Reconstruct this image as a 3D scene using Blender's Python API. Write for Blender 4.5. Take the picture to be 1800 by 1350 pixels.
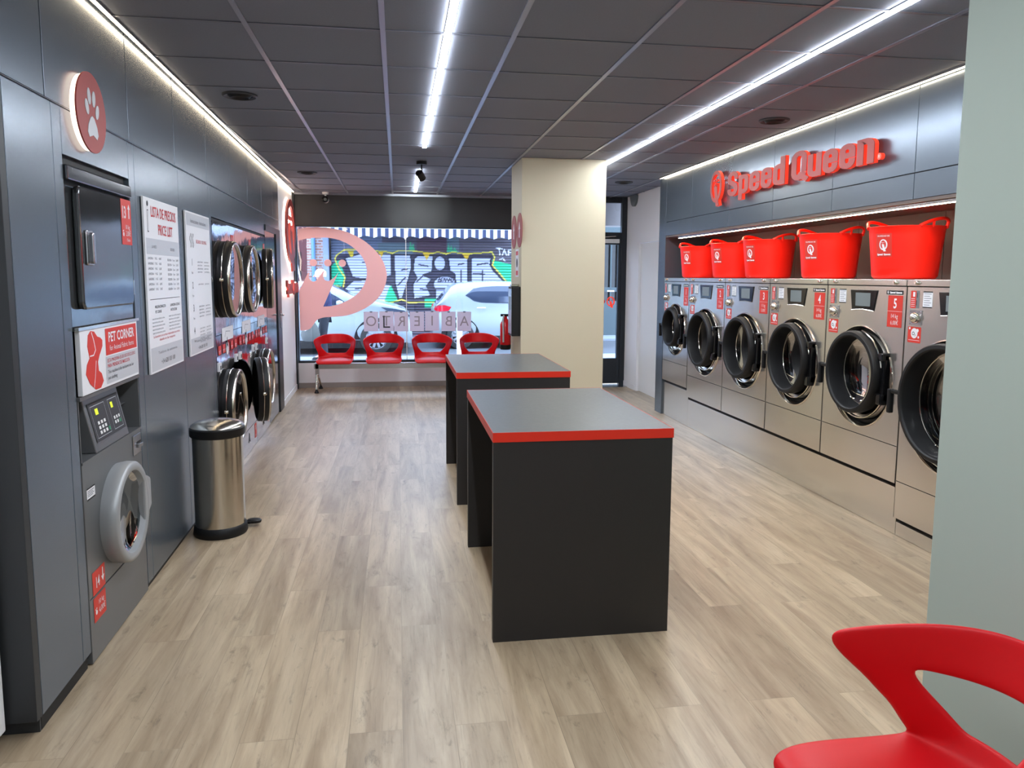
import bpy, bmesh, math, random
import numpy as np
from mathutils import Vector, Matrix
random.seed(7)
PI = math.pi
sc = bpy.context.scene
col = sc.collection
for o in list(bpy.data.objects): bpy.data.objects.remove(o)

# ------------------------------------------------------------------ camera, world, exposure
H = 1.55
yaw, pit, rol = .1503, .1099, .0053
cy_, sy_, cp_, sp_ = math.cos(yaw), math.sin(yaw), math.cos(pit), math.sin(pit)
FW = Vector((sy_*cp_, cy_*cp_, -sp_)); R0 = Vector((cy_, -sy_, 0)); U0 = R0.cross(FW)
RT = math.cos(rol)*R0 + math.sin(rol)*U0; UP = -math.sin(rol)*R0 + math.cos(rol)*U0
cam = bpy.data.cameras.new('camera'); cam.sensor_width = 36; cam.sensor_fit = 'HORIZONTAL'
cam.lens = 1313.86*36/1800; cam.shift_x = 1.6/1800; cam.shift_y = -44.4/1800; cam.clip_start = .05
co = bpy.data.objects.new('camera', cam); col.objects.link(co)
m = Matrix((RT, UP, -FW)).transposed().to_4x4(); m.translation = (0, 0, H); co.matrix_world = m
sc.camera = co
w = bpy.data.worlds.new('world'); sc.world = w; w.use_nodes = True
bg = w.node_tree.nodes['Background']; bg.inputs[0].default_value = (.62, .78, 1.0, 1); bg.inputs[1].default_value = 5.0
sc.view_settings.view_transform = 'Standard'; sc.view_settings.look = 'None'
sc.view_settings.exposure = 0.68; sc.view_settings.gamma = 1; sc.view_settings.use_curve_mapping = False
CEIL = H + 1.108
LED_WHITE = 92.0; LED_WARM = 13.0

def spot(name, loc, tgt, power, angle, color, blend=.6, rad=.02):
    l = bpy.data.lights.new(name, 'SPOT'); l.energy = power; l.spot_size = angle; l.color = color; l.spot_blend = blend; l.shadow_soft_size = rad
    o = bpy.data.objects.new(name, l); col.objects.link(o); o.location = loc
    o.rotation_euler = (Vector(tgt)-Vector(loc)).to_track_quat('-Z', 'Y').to_euler(); return o

# ------------------------------------------------------------------ materials
def lin(c):
    return tuple(((v/255)/12.92 if v/255 <= .04045 else ((v/255+.055)/1.055)**2.4) for v in c)+(1,)
def mat(name, c, rough=.5, metal=0, spec=.5, emit=None, es=0, coat=0, aniso=0):
    m = bpy.data.materials.new(name); m.use_nodes = True; b = m.node_tree.nodes['Principled BSDF']
    b.inputs['Base Color'].default_value = lin(c); b.inputs['Roughness'].default_value = rough
    b.inputs['Metallic'].default_value = metal; b.inputs['Specular IOR Level'].default_value = spec
    b.inputs['Coat Weight'].default_value = coat
    if emit: b.inputs['Emission Color'].default_value = lin(emit); b.inputs['Emission Strength'].default_value = es
    return m
def N(m, t, **k):
    n = m.node_tree.nodes.new(t)
    for a, b in k.items(): setattr(n, a, b)
    return n
def LK(m, a, b): m.node_tree.links.new(a, b)
def noisy(m, scale=(1, 1, 1), nscale=5, rlo=.25, rhi=.4, bump=0.0, c1=None, c2=None, dist=0.002):
    b = m.node_tree.nodes['Principled BSDF']
    tc = N(m, 'ShaderNodeTexCoord'); mp = N(m, 'ShaderNodeMapping'); mp.inputs['Scale'].default_value = scale
    nz = N(m, 'ShaderNodeTexNoise'); nz.inputs['Scale'].default_value = nscale; nz.inputs['Detail'].default_value = 4
    LK(m, tc.outputs['Object'], mp.inputs[0]); LK(m, mp.outputs[0], nz.inputs['Vector'])
    mr = N(m, 'ShaderNodeMapRange'); mr.inputs[3].default_value = rlo; mr.inputs[4].default_value = rhi
    LK(m, nz.outputs[0], mr.inputs[0]); LK(m, mr.outputs[0], b.inputs['Roughness'])
    if bump:
        bp = N(m, 'ShaderNodeBump'); bp.inputs['Strength'].default_value = bump; bp.inputs['Distance'].default_value = dist
        LK(m, nz.outputs[0], bp.inputs['Height']); LK(m, bp.outputs[0], b.inputs['Normal'])
    if c1:
        mx = N(m, 'ShaderNodeMix', data_type='RGBA'); mx.inputs[6].default_value = lin(c1); mx.inputs[7].default_value = lin(c2)
        LK(m, nz.outputs[0], mx.inputs[0]); LK(m, mx.outputs[2], b.inputs['Base Color'])
    return m
M = {}
M['slate'] = mat('slate panel', (106, 116, 127), .27, .6)
M['slate_dark'] = mat('dark slate', (46, 49, 52), .45, .2)
M['joint'] = mat('panel joint', (12, 13, 14), .6)
M['jointl'] = mat('panel edge aluminium', (165, 172, 178), .35, .8)
M['steel'] = noisy(mat('brushed steel', (216, 211, 203), .34, .9), (3, 3, 60), 6, .19, .25, 0)
M['steel_dark'] = mat('grey machine paint', (118, 119, 121), .36, .55)
M['ringgrey'] = mat('grey painted ring', (158, 160, 162), .38, .3)
M['drumsteel'] = mat('drum steel', (70, 70, 70), .35, 1)
M['mirror'] = noisy(mat('polished steel', (205, 205, 210), .08, 1), (1, 1, 1), 2.2, .05, .1, .25, dist=.02)
M['dryerfront'] = noisy(mat('glossy grey steel', (120, 122, 125), .12, .9), (1, 1, 1), 3, .08, .14, .15, dist=.01)
M['chrome'] = mat('chrome', (225, 220, 210), .12, 1)
M['bronze'] = noisy(mat('warm chrome', (200, 193, 182), .2, 1), (1, 1, 1), 3, .17, .24)
M['black'] = mat('black plastic', (15, 15, 17), .5, 0, .35)
M['blackg'] = mat('glossy black', (14, 14, 16), .12)
M['blackm'] = noisy(mat('black laminate', (35, 33, 33), .5), (1, 1, 1), 40, .42, .5)
M['top'] = noisy(mat('dark grey laminate top', (82, 85, 86), .38, 0, .6), (1, 1, 1), 60, .33, .4)
M['rededge'] = mat('red edge band', (214, 40, 18), .4)
M['redseat'] = mat('red moulded plastic', (205, 12, 22), .45, 0, .35)
M['redtub'] = mat('red flexible plastic', (255, 30, 14), .42, 0, .4)
M['redlabel'] = mat('red label', (205, 52, 40), .45)
M['redsign'] = mat('red sign face', (156, 56, 52), .5)
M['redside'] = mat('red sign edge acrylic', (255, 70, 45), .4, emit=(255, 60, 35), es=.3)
M['white'] = mat('white plastic', (232, 232, 232), .45)
M['board'] = mat('white board print', (226, 226, 230), .35)
M['boardgrey'] = mat('grey board print', (190, 192, 198), .35)
M['ink'] = mat('dark ink', (50, 50, 56), .6)
M['inkgrey'] = mat('grey ink', (110, 112, 122), .6)
M['inkred'] = mat('red ink', (190, 40, 50), .6)
M['wallwhite'] = noisy(mat('white wall paint', (236, 236, 240), .75), (1, 1, 1), 30, .7, .8, .05)
M['wallcream'] = noisy(mat('cream wall paint', (196, 188, 164), .6), (1, 1, 1), 30, .55, .65, .05)
M['wallgrey'] = noisy(mat('pale grey wall paint', (166, 178, 168), .7), (1, 1, 1), 30, .65, .75, .05)
M['base'] = mat('baseboard', (150, 142, 138), .55)
M['fascia'] = noisy(mat('dark grey painted board', (50, 51, 54), .6), (1, 1, 1), 5, .5, .65)
M['niche'] = mat('niche back laminate', (92, 78, 72), .42)
M['tile'] = noisy(mat('ceiling tile', (98, 98, 106), .8), (1, 1, 1), 120, .75, .85, .15, (114, 118, 132), (126, 130, 144))
M['tee'] = mat('ceiling tee grid', (150, 152, 165), .32, .75)
M['tee2'] = mat('ceiling cross tee', (120, 122, 132), .4, .6)
M['teedark'] = mat('ceiling tee edge', (50, 50, 56), .5)
M['alublack'] = mat('anthracite aluminium', (44, 48, 54), .35, .4)
M['alu'] = mat('satin aluminium', (190, 190, 195), .25, 1)
M['leds'] = mat('led diffuser white', (255, 255, 255), .5, emit=(240, 247, 255), es=LED_WHITE)
M['ledw'] = mat('led diffuser warm', (255, 255, 255), .5, emit=(255, 234, 200), es=LED_WARM)
M['ledn'] = mat('led diffuser shelf', (255, 255, 255), .5, emit=(255, 226, 190), es=30.0)
M['halo2'] = mat('opal acrylic bright', (255, 245, 235), .5, emit=(255, 225, 205), es=6.0)
M['halo'] = mat('opal acrylic edge lit', (255, 245, 235), .5, emit=(255, 228, 205), es=1.6)
M['navy'] = mat('navy cloth', (34, 42, 84), .8)
M['darkcloth'] = mat('dark trouser cloth', (40, 42, 50), .85)
M['skin'] = mat('skin', (205, 150, 125), .55)
M['hair'] = mat('pale grey hair', (205, 200, 200), .7)
M['bag'] = noisy(mat('grey canvas', (92, 92, 88), .85), (1, 1, 1), 30, .8, .9, .3)
M['carwhite'] = mat('white car paint', (146, 154, 159), .22, 0, .5, coat=.3)
M['carglass'] = mat('tinted car glass', (50, 62, 84), .06, .2, .8)
M['glassmirror'] = mat('dark reflective door glass', (120, 112, 105), .03, 1)
M['tyre'] = mat('tyre rubber', (34, 34, 36), .7)
M['taillamp'] = mat('tail lamp', (190, 20, 45), .15)
M['green'] = mat('dark green iron', (62, 76, 80), .5)
M['keygreen'] = mat('green key', (30, 125, 85), .5)
M['lime'] = mat('lime display', (190, 205, 40), .5, emit=(190, 205, 40), es=.5)
M['lcd'] = mat('grey lcd', (112, 120, 122), .3)
M['asphalt'] = noisy(mat('asphalt', (76, 80, 87), .9), (1, 1, 1), 60, .85, .95, .3, (70, 74, 80), (86, 90, 97))
M['pave'] = noisy(mat('pavement', (150, 158, 172), .8), (1, 1, 1), 20, .7, .9, .2, (124, 130, 142), (144, 150, 162))
M['facade'] = noisy(mat('facade render', (130, 122, 120), .9), (1, 1, 1), 6, .85, .95)
M['stripeN'] = mat('navy awning cloth', (40, 48, 78), .8)
M['stripeW'] = mat('white awning cloth', (205, 208, 215), .8)
M['bluepipe'] = mat('blue pipe', (90, 130, 180), .5)
M['bluegrey'] = mat('blue grey pier', (128, 138, 170), .8)
M['maroon'] = mat('maroon shopfront', (86, 36, 40), .6)
M['extred'] = mat('extinguisher red', (205, 20, 30), .25)
M['papink'] = mat('letter grey ink', (160, 150, 155), .8)

def mix_glass(name, tint, gloss=.9, rough=.02, ior=1.45):
    m = bpy.data.materials.new(name); m.use_nodes = True; nt = m.node_tree; nt.nodes.clear()
    o = N(m, 'ShaderNodeOutputMaterial'); t = N(m, 'ShaderNodeBsdfTransparent'); g = N(m, 'ShaderNodeBsdfGlossy'); f = N(m, 'ShaderNodeFresnel'); x = N(m, 'ShaderNodeMixShader')
    t.inputs[0].default_value = tint+(1,); g.inputs['Roughness'].default_value = rough; g.inputs[0].default_value = (gloss,)*3+(1,)
    f.inputs[0].default_value = ior
    LK(m, f.outputs[0], x.inputs[0]); LK(m, t.outputs[0], x.inputs[1]); LK(m, g.outputs[0], x.inputs[2]); LK(m, x.outputs[0], o.inputs[0]); return m
M['glass'] = mix_glass('window glass', (.93, .96, 1.0))
M['doorglass'] = mix_glass('machine door glass', (.45, .48, .48), .5, .03, 1.4)
def decal():
    m = bpy.data.materials.new('pink window vinyl'); m.use_nodes = True; nt = m.node_tree; nt.nodes.clear()
    o = N(m, 'ShaderNodeOutputMaterial'); d = N(m, 'ShaderNodeBsdfDiffuse'); t = N(m, 'ShaderNodeBsdfTranslucent'); x = N(m, 'ShaderNodeMixShader')
    d.inputs[0].default_value = lin((252, 208, 202)); t.inputs[0].default_value = lin((255, 222, 216)); x.inputs[0].default_value = .5
    LK(m, d.outputs[0], x.inputs[1]); LK(m, t.outputs[0], x.inputs[2]); LK(m, x.outputs[0], o.inputs[0]); return m
M['decal'] = decal()
def paper():
    m = bpy.data.materials.new('paper sheet'); m.use_nodes = True; nt = m.node_tree; nt.nodes.clear()
    o = N(m, 'ShaderNodeOutputMaterial'); d = N(m, 'ShaderNodeBsdfDiffuse'); t = N(m, 'ShaderNodeBsdfTranslucent'); x = N(m, 'ShaderNodeMixShader')
    d.inputs[0].default_value = lin((235, 228, 236)); t.inputs[0].default_value = lin((232, 222, 232)); x.inputs[0].default_value = .45
    LK(m, d.outputs[0], x.inputs[1]); LK(m, t.outputs[0], x.inputs[2]); LK(m, x.outputs[0], o.inputs[0]); return m
M['paper'] = paper()
def floor_mat():
    m = bpy.data.materials.new('oak vinyl planks'); m.use_nodes = True; b = m.node_tree.nodes['Principled BSDF']
    tc = N(m, 'ShaderNodeTexCoord'); sp = N(m, 'ShaderNodeSeparateXYZ'); LK(m, tc.outputs['Object'], sp.inputs[0])
    cb = N(m, 'ShaderNodeCombineXYZ'); LK(m, sp.outputs[1], cb.inputs[0]); LK(m, sp.outputs[0], cb.inputs[1])
    br = N(m, 'ShaderNodeTexBrick'); br.offset = .37; br.inputs['Scale'].default_value = 1; br.inputs['Brick Width'].default_value = 1.22; br.inputs['Row Height'].default_value = .18
    br.inputs['Mortar Size'].default_value = .0012; br.inputs['Mortar Smooth'].default_value = .3
    br.inputs['Color1'].default_value = (0, 0, 0, 1); br.inputs['Color2'].default_value = (1, 1, 1, 1); br.inputs['Mortar'].default_value = (.5, .5, .5, 1)
    LK(m, cb.outputs[0], br.inputs['Vector'])
    mp = N(m, 'ShaderNodeMapping'); mp.inputs['Scale'].default_value = (1.0, 9, 1); LK(m, cb.outputs[0], mp.inputs[0])
    ml = N(m, 'ShaderNodeMath', operation='MULTIPLY'); ml.inputs[1].default_value = 37; LK(m, br.outputs[0], ml.inputs[0])
    n1 = N(m, 'ShaderNodeTexNoise', noise_dimensions='4D'); n1.inputs['Scale'].default_value = 1.1; n1.inputs['Detail'].default_value = 7; n1.inputs['Roughness'].default_value = .62; n1.inputs['Distortion'].default_value = .8
    LK(m, mp.outputs[0], n1.inputs['Vector']); LK(m, ml.outputs[0], n1.inputs['W'])
    mp2 = N(m, 'ShaderNodeMapping'); mp2.inputs['Scale'].default_value = (3, 60, 1); LK(m, cb.outputs[0], mp2.inputs[0])
    n2 = N(m, 'ShaderNodeTexNoise', noise_dimensions='4D'); n2.inputs['Scale'].default_value = 2; n2.inputs['Detail'].default_value = 4
    LK(m, mp2.outputs[0], n2.inputs['Vector']); LK(m, ml.outputs[0], n2.inputs['W'])
    mp3 = N(m, 'ShaderNodeMapping'); mp3.inputs['Scale'].default_value = (3, 9, 1); LK(m, cb.outputs[0], mp3.inputs[0])
    n3 = N(m, 'ShaderNodeTexNoise', noise_dimensions='4D'); n3.inputs['Scale'].default_value = 1.8; n3.inputs['Detail'].default_value = 5; n3.inputs['Distortion'].default_value = 1.2
    LK(m, mp3.outputs[0], n3.inputs['Vector']); LK(m, ml.outputs[0], n3.inputs['W'])
    r = N(m, 'ShaderNodeValToRGB'); LK(m, n1.outputs[0], r.inputs[0]); e = r.color_ramp
    e.elements[0].position = .33; e.elements[0].color = lin((140, 120, 97)); e.elements[1].position = .68; e.elements[1].color = lin((188, 170, 144))
    q = e.elements.new(.5); q.color = lin((166, 147, 122))
    # dark fine grain streaks and knots
    r2 = N(m, 'ShaderNodeMapRange'); r2.inputs[1].default_value = .28; r2.inputs[2].default_value = .46; r2.inputs[3].default_value = .80; r2.inputs[4].default_value = 1; LK(m, n2.outputs[0], r2.inputs[0])
    r3 = N(m, 'ShaderNodeMapRange'); r3.inputs[1].default_value = .24; r3.inputs[2].default_value = .34; r3.inputs[3].default_value = .6; r3.inputs[4].default_value = 1; LK(m, n3.outputs[0], r3.inputs[0])
    m1 = N(m, 'ShaderNodeMath', operation='MULTIPLY'); LK(m, r2.outputs[0], m1.inputs[0]); LK(m, r3.outputs[0], m1.inputs[1])
    mp4 = N(m, 'ShaderNodeMapping'); mp4.inputs['Scale'].default_value = (2.4, 7, 1); LK(m, cb.outputs[0], mp4.inputs[0])
    n4 = N(m, 'ShaderNodeTexNoise', noise_dimensions='4D'); n4.inputs['Scale'].default_value = 2.6; n4.inputs['Detail'].default_value = 9; n4.inputs['Roughness'].default_value = .75; n4.inputs['Distortion'].default_value = .6
    LK(m, mp4.outputs[0], n4.inputs['Vector']); LK(m, ml.outputs[0], n4.inputs['W'])
    r4 = N(m, 'ShaderNodeMapRange'); r4.inputs[1].default_value = .33; r4.inputs[2].default_value = .43; r4.inputs[3].default_value = .62; r4.inputs[4].default_value = 1; LK(m, n4.outputs[0], r4.inputs[0])
    m0 = N(m, 'ShaderNodeMath', operation='MULTIPLY'); LK(m, m1.outputs[0], m0.inputs[0]); LK(m, r4.outputs[0], m0.inputs[1]); m1 = m0
    pv = N(m, 'ShaderNodeMapRange'); pv.inputs[3].default_value = .86; pv.inputs[4].default_value = 1.07; LK(m, br.outputs[0], pv.inputs[0])
    m2 = N(m, 'ShaderNodeMath', operation='MULTIPLY'); LK(m, m1.outputs[0], m2.inputs[0]); LK(m, pv.outputs[0], m2.inputs[1])
    mo = N(m, 'ShaderNodeMapRange'); mo.inputs[3].default_value = 1; mo.inputs[4].default_value = .7; LK(m, br.outputs[1], mo.inputs[0])
    m3 = N(m, 'ShaderNodeMath', operation='MULTIPLY'); LK(m, m2.outputs[0], m3.inputs[0]); LK(m, mo.outputs[0], m3.inputs[1])
    vm = N(m, 'ShaderNodeVectorMath', operation='SCALE'); LK(m, r.outputs[0], vm.inputs[0]); LK(m, m3.outputs[0], vm.inputs['Scale']); LK(m, vm.outputs[0], b.inputs['Base Color'])
    b.inputs['Roughness'].default_value = .36; b.inputs['Specular IOR Level'].default_value = .6
    bp = N(m, 'ShaderNodeBump'); bp.inputs['Strength'].default_value = .25; bp.inputs['Distance'].default_value = .002; LK(m, m3.outputs[0], bp.inputs['Height']); LK(m, bp.outputs[0], b.inputs['Normal'])
    return m
M['floor'] = floor_mat()
def brick_mat():
    m = mat('brick', (150, 120, 115), .9); b = m.node_tree.nodes['Principled BSDF']
    tc = N(m, 'ShaderNodeTexCoord'); sp = N(m, 'ShaderNodeSeparateXYZ'); LK(m, tc.outputs['Object'], sp.inputs[0])
    cb = N(m, 'ShaderNodeCombineXYZ'); LK(m, sp.outputs[0], cb.inputs[0]); LK(m, sp.outputs[2], cb.inputs[1])
    br = N(m, 'ShaderNodeTexBrick'); br.inputs['Scale'].default_value = 1; br.inputs['Brick Width'].default_value = .2; br.inputs['Row Height'].default_value = .07; br.inputs['Mortar Size'].default_value = .012
    br.inputs['Color1'].default_value = lin((145, 97, 87)); br.inputs['Color2'].default_value = lin((175, 136, 126)); br.inputs['Mortar'].default_value = lin((168, 165, 168))
    LK(m, cb.outputs[0], br.inputs['Vector']); LK(m, br.outputs[0], b.inputs['Base Color']); return m
M['brick'] = brick_mat()
def attr_mat():
    m = mat('painted roller shutter', (100, 100, 100), .55); a = N(m, 'ShaderNodeAttribute'); a.attribute_name = 'paint'
    LK(m, a.outputs[0], m.node_tree.nodes['Principled BSDF'].inputs['Base Color']); return m
M['shutter'] = attr_mat()

# ------------------------------------------------------------------ geometry helpers
# Canonical frame for anything on a wall: x points out of the wall, y to the viewer's right, z up.
TXT = {}
def text_mesh(s, bold, res):
    k = (s, bold, res)
    if k not in TXT:
        c = bpy.data.curves.new('t', 'FONT'); c.body = s; c.size = 1; c.resolution_u = res; c.offset = bold
        o = bpy.data.objects.new('t', c); me = bpy.data.meshes.new_from_object(o)
        vs = [v.co.copy() for v in me.vertices]; fs = [tuple(p.vertices) for p in me.polygons]
        bpy.data.objects.remove(o); bpy.data.curves.remove(c); bpy.data.meshes.remove(me)
        TXT[k] = (vs, fs)
    return TXT[k]
class MB:
    def __init__(s): s.bm = bmesh.new(); s.mi = 0; s.mats = []
    def m(s, mt):
        if mt not in s.mats: s.mats.append(mt)
        s.mi = s.mats.index(mt); return s
    def f(s, vs):
        try: fc = s.bm.faces.new(vs); fc.material_index = s.mi; return fc
        except ValueError: return None
    def v(s, p): return s.bm.verts.new(p)
    def box(s, x0, x1, y0, y1, z0, z1):
        v = [s.v((x, y, z)) for x in (x0, x1) for y in (y0, y1) for z in (z0, z1)]
        for a in ((0, 1, 3, 2), (4, 6, 7, 5), (0, 4, 5, 1), (2, 3, 7, 6), (0, 2, 6, 4), (1, 5, 7, 3)): s.f([v[i] for i in a])
        return s
    def hexa(s, P):   # 8 points: bottom ring 4, top ring 4
        v = [s.v(p) for p in P]
        for a in ((3, 2, 1, 0), (4, 5, 6, 7), (0, 1, 5, 4), (1, 2, 6, 5), (2, 3, 7, 6), (3, 0, 4, 7)): s.f([v[i] for i in a])
        return s
    def prism(s, poly, x0, x1):      # polygon in (y,z), extruded along x
        a = [s.v((x0, p[0], p[1])) for p in poly]; b = [s.v((x1, p[0], p[1])) for p in poly]
        n = len(poly); s.f(a[::-1]); s.f(b)
        for i in range(n): s.f([a[i], a[(i+1) % n], b[(i+1) % n], b[i]])
        return s
    def lathe(s, prof, cy=0, cz=0, seg=40, sy=1, sz=1, closed=False, axis='x', c=(0, 0, 0)):   # profile (h, r)
        rings = []
        for (h, r) in prof:
            if r < 1e-6:
                p = (h, cy, cz) if axis == 'x' else (c[0], c[1], c[2]+h); rings.append([s.v(p)]*seg); continue
            R = []
            for i in range(seg):
                a = 2*PI*i/seg
                R.append(s.v((h, cy+r*sy*math.cos(a), cz+r*sz*math.sin(a))) if axis == 'x' else s.v((c[0]+r*sy*math.cos(a), c[1]+r*sz*math.sin(a), c[2]+h)))
            rings.append(R)
        if closed: rings.append(rings[0])
        for A, B in zip(rings, rings[1:]):
            for i in range(seg):
                q = [A[i], A[(i+1) % seg], B[(i+1) % seg], B[i]]; u = []
                for t in q:
                    if t not in u: u.append(t)
                if len(u) > 2: s.f(u)
        return s
    def tube(s, pts, r, seg=10, cap=True):
        pts = [Vector(p) for p in pts]; rings = []; up = None
        for i, p in enumerate(pts):
            d = ((pts[min(i+1, len(pts)-1)]-pts[max(i-1, 0)])).normalized()
            if up is None: up = d.cross(Vector((0, 0, 1)) if abs(d.z) < .9 else Vector((1, 0, 0))).normalized()
            up = (up-d*up.dot(d)).normalized(); q = d.cross(up); rr = r[i] if isinstance(r, (list, tuple)) else r
            rings.append([s.v(p+up*rr*math.cos(2*PI*k/seg)+q*rr*math.sin(2*PI*k/seg)) for k in range(seg)])
        for A, B in zip(rings, rings[1:]):
            for k in range(seg): s.f([A[k], A[(k+1) % seg], B[(k+1) % seg], B[k]])
        if cap: s.f(rings[0][::-1]); s.f(rings[-1])
        return s
    def ribbon(s, path, wd, x0, x1, closed=False):     # thick 2D polyline in (y,z)
        n = len(path); P = [Vector(p) for p in path]; L = []; Rr = []
        for i in range(n):
            a = P[i-1] if (i > 0 or closed) else None; b = P[(i+1) % n] if (i < n-1 or closed) else None
            d1 = (P[i]-a).normalized() if a is not None else (b-P[i]).normalized(); d2 = (b-P[i]).normalized() if b is not None else d1
            n1 = Vector((-d1.y, d1.x)); n2 = Vector((-d2.y, d2.x)); t = (n1+n2)
            t = t.normalized() if t.length > 1e-6 else n1; k = wd/2/max(.45, t.dot(n1)); L.append(P[i]+t*k); Rr.append(P[i]-t*k)
        V = [[s.v((x, q[0], q[1])) for x in (x0, x1) for q in (L[i], Rr[i])] for i in range(n)]
        for i in range(n if closed else n-1):
            a, b = V[i], V[(i+1) % n]
            s.f([a[0], b[0], b[1], a[1]]); s.f([a[2], a[3], b[3], b[2]]); s.f([a[0], a[2], b[2], b[0]]); s.f([a[1], b[1], b[3], a[3]])
        if not closed:
            a, b = V[0], V[-1]; s.f([a[0], a[1], a[3], a[2]]); s.f([b[0], b[2], b[3], b[1]])
        return s
    def disc(s, cy, cz, r, x, seg=24, sy=1): s.f([s.v((x, cy+r*sy*math.cos(2*PI*i/seg), cz+r*math.sin(2*PI*i/seg))) for i in range(seg)]); return s
    def quad(s, y0, y1, z0, z1, x): s.f([s.v((x, y0, z0)), s.v((x, y1, z0)), s.v((x, y1, z1)), s.v((x, y0, z1))]); return s
    def text(s, t, size, y, z, x, align='L', sx=1, bold=0, res=2, mirror=False, fit=None):
        vs, fs = text_mesh(t, bold, res)
        if not vs: return s
        w0 = min(v.x for v in vs); w1 = max(v.x for v in vs); k = size*sx
        if fit: k = fit/(w1-w0)
        off = {'L': -w0, 'C': -(w0+w1)/2, 'R': -w1}[align]; sg = -1 if mirror else 1
        V = [s.v((x, y+sg*(p.x+off)*k, z+p.y*size)) for p in vs]
        for f in fs: s.f([V[i] for i in (f[::-1] if mirror else f)])
        return s
    def hole_plate(s, y0, y1, z0, z1, cy, cz, r, x, seg=48):
        an = sorted(set([2*PI*i/seg for i in range(seg)]+[math.atan2(b-cz, a-cy) % (2*PI) for a in (y0, y1) for b in (z0, z1)]))
        I, O = [], []
        for a in an:
            c, d = math.cos(a), math.sin(a); t = min(([(y1-cy)/c] if c > 1e-9 else [(y0-cy)/c] if c < -1e-9 else [])+([(z1-cz)/d] if d > 1e-9 else [(z0-cz)/d] if d < -1e-9 else []))
            I.append(s.v((x, cy+r*c, cz+r*d))); O.append(s.v((x, cy+t*c, cz+t*d)))
        for i in range(len(an)): j = (i+1) % len(an); s.f([I[i], O[i], O[j], I[j]])
        return s
    def build(s, name, mt=None, parent=None, smooth=False, bevel=0, loc=None, subsurf=0, solid=0, rotz=None, kind=None, label=None, autos=None):
        bmesh.ops.remove_doubles(s.bm, verts=s.bm.verts, dist=1e-6) if smooth else None
        bmesh.ops.recalc_face_normals(s.bm, faces=s.bm.faces) if smooth or bevel else None
        me = bpy.data.meshes.new(name); s.bm.to_mesh(me); s.bm.free()
        for x in (s.mats or [mt]): me.materials.append(M[x])
        if smooth:
            me.polygons.foreach_set('use_smooth', [True]*len(me.polygons))
            me.set_sharp_from_angle(angle=math.radians(autos or 40))
        o = bpy.data.objects.new(name, me); col.objects.link(o)
        if parent: o.parent = parent
        if loc: o.location = loc
        if rotz is not None: o.rotation_euler = (0, 0, rotz)
        if solid: q = o.modifiers.new('thick', 'SOLIDIFY'); q.thickness = solid; q.offset = 0
        if subsurf: q = o.modifiers.new('smooth', 'SUBSURF'); q.levels = q.render_levels = subsurf
        if bevel: q = o.modifiers.new('bevel', 'BEVEL'); q.width = bevel; q.segments = 2; q.limit_method = 'ANGLE'; q.angle_limit = .6
        if kind: o['kind'] = kind
        if label: o['label'] = label
        return o
def tag(o, label, cat, group=None):
    o['label'] = label; o['category'] = cat
    if group: o['group'] = group
    return o
def thing(name, label, cat, loc=(0, 0, 0), rotz=0, group=None):
    o = bpy.data.objects.new(name, None); col.objects.link(o); o.location = loc; o.rotation_euler = (0, 0, rotz); o.empty_display_size = .1
    return tag(o, label, cat, group)
def copy_tree(o, parent=None):
    c = o.copy(); col.objects.link(c); c.parent = parent
    for ch in list(o.children): copy_tree(ch, c)
    return c
LA = .022
def LW(s, z=0, off=0): return (-1.15-LA*s+off, s, z)        # a point on the left wall
LR = LA                                                     # rotation of a left-wall thing
def onleft(name, label, cat, s, z=0, off=0, group=None): return thing(name, label, cat, LW(s, z, off), LR, group)
def struct(b, name, mt=None, **k): return b.build(name, mt, kind='structure', **k)

# ------------------------------------------------------------------ setting
b = MB(); b.box(-2.2, 3.6, -2.5, 10.75, -.05, 0); struct(b, 'floor', 'floor')
b = MB(); b.m('tile'); b.box(-2.2, 3.6, -2.5, 10.75, CEIL, CEIL+.05)
b.m('tee')
for i in range(-3, 7):
    x = -.6548+.6*i
    if -1.6 < x < 3.4: b.box(x-.012, x+.012, -2.5, 10.5, CEIL-.006, CEIL+.001)
b.m('tee2')
for j in range(-10, 13):
    y = 3.5766+.6*j
    if y < 10.5: b.box(-1.6, 3.4, y-.006, y+.006, CEIL-.005, CEIL+.001)
b.m('teedark')
for j in range(-10, 13):
    y = 3.5766+.6*j
    if y < 10.5: b.box(-1.6, 3.4, y+.006, y+.012, CEIL-.004, CEIL+.001)
struct(b, 'ceiling')
# left wall: cladding with openings for the machines is made of panels around them
b = MB(); b.m('slate')
def lwbox(b, s0, s1, z0, z1, x0=-.05, x1=0.0): b.box(x0, x1, s0, s1, z0, z1)
T = .004
vs_up = [2.6, 2.912, 3.805, 4.60, 5.395, 6.19, 6.985, 7.78, 8.56, 9.03]
for a, c in zip(vs_up, vs_up[1:]): lwbox(b, a+T, c-T, 2.164+T, CEIL)
b.m('joint'); b.box(-.7, -.012, 2.61, 9.03, 2.14, CEIL); b.m('jointl'); b.box(-.012, .002, 2.6, 9.03, 2.163, 2.1655); b.m('slate')
lo = [(2.6, 2.955, .06, 2.164), (2.955, 3.035, .06, 2.164), (3.035, 3.775, 1.99, 2.164), (3.775, 3.86, .03, 2.164), (3.86, 4.65, .03, 2.164), (4.65, 5.42, .03, 2.164), (5.42, 5.49, .03, 2.164), (5.49, 7.93, 1.95, 2.164), (7.93, 8.62, 2.06, 2.164), (8.62, 9.03, 2.06, 2.164)]
for s0, s1, z0, z1 in lo:
    if z0 > 1.9: lwbox(b, s0+T/2, s1-T/2, z0, z1-T)
struct(b, 'wall_left', loc=(-1.15, 0, 0), rotz=LR, bevel=.0015)
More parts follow.
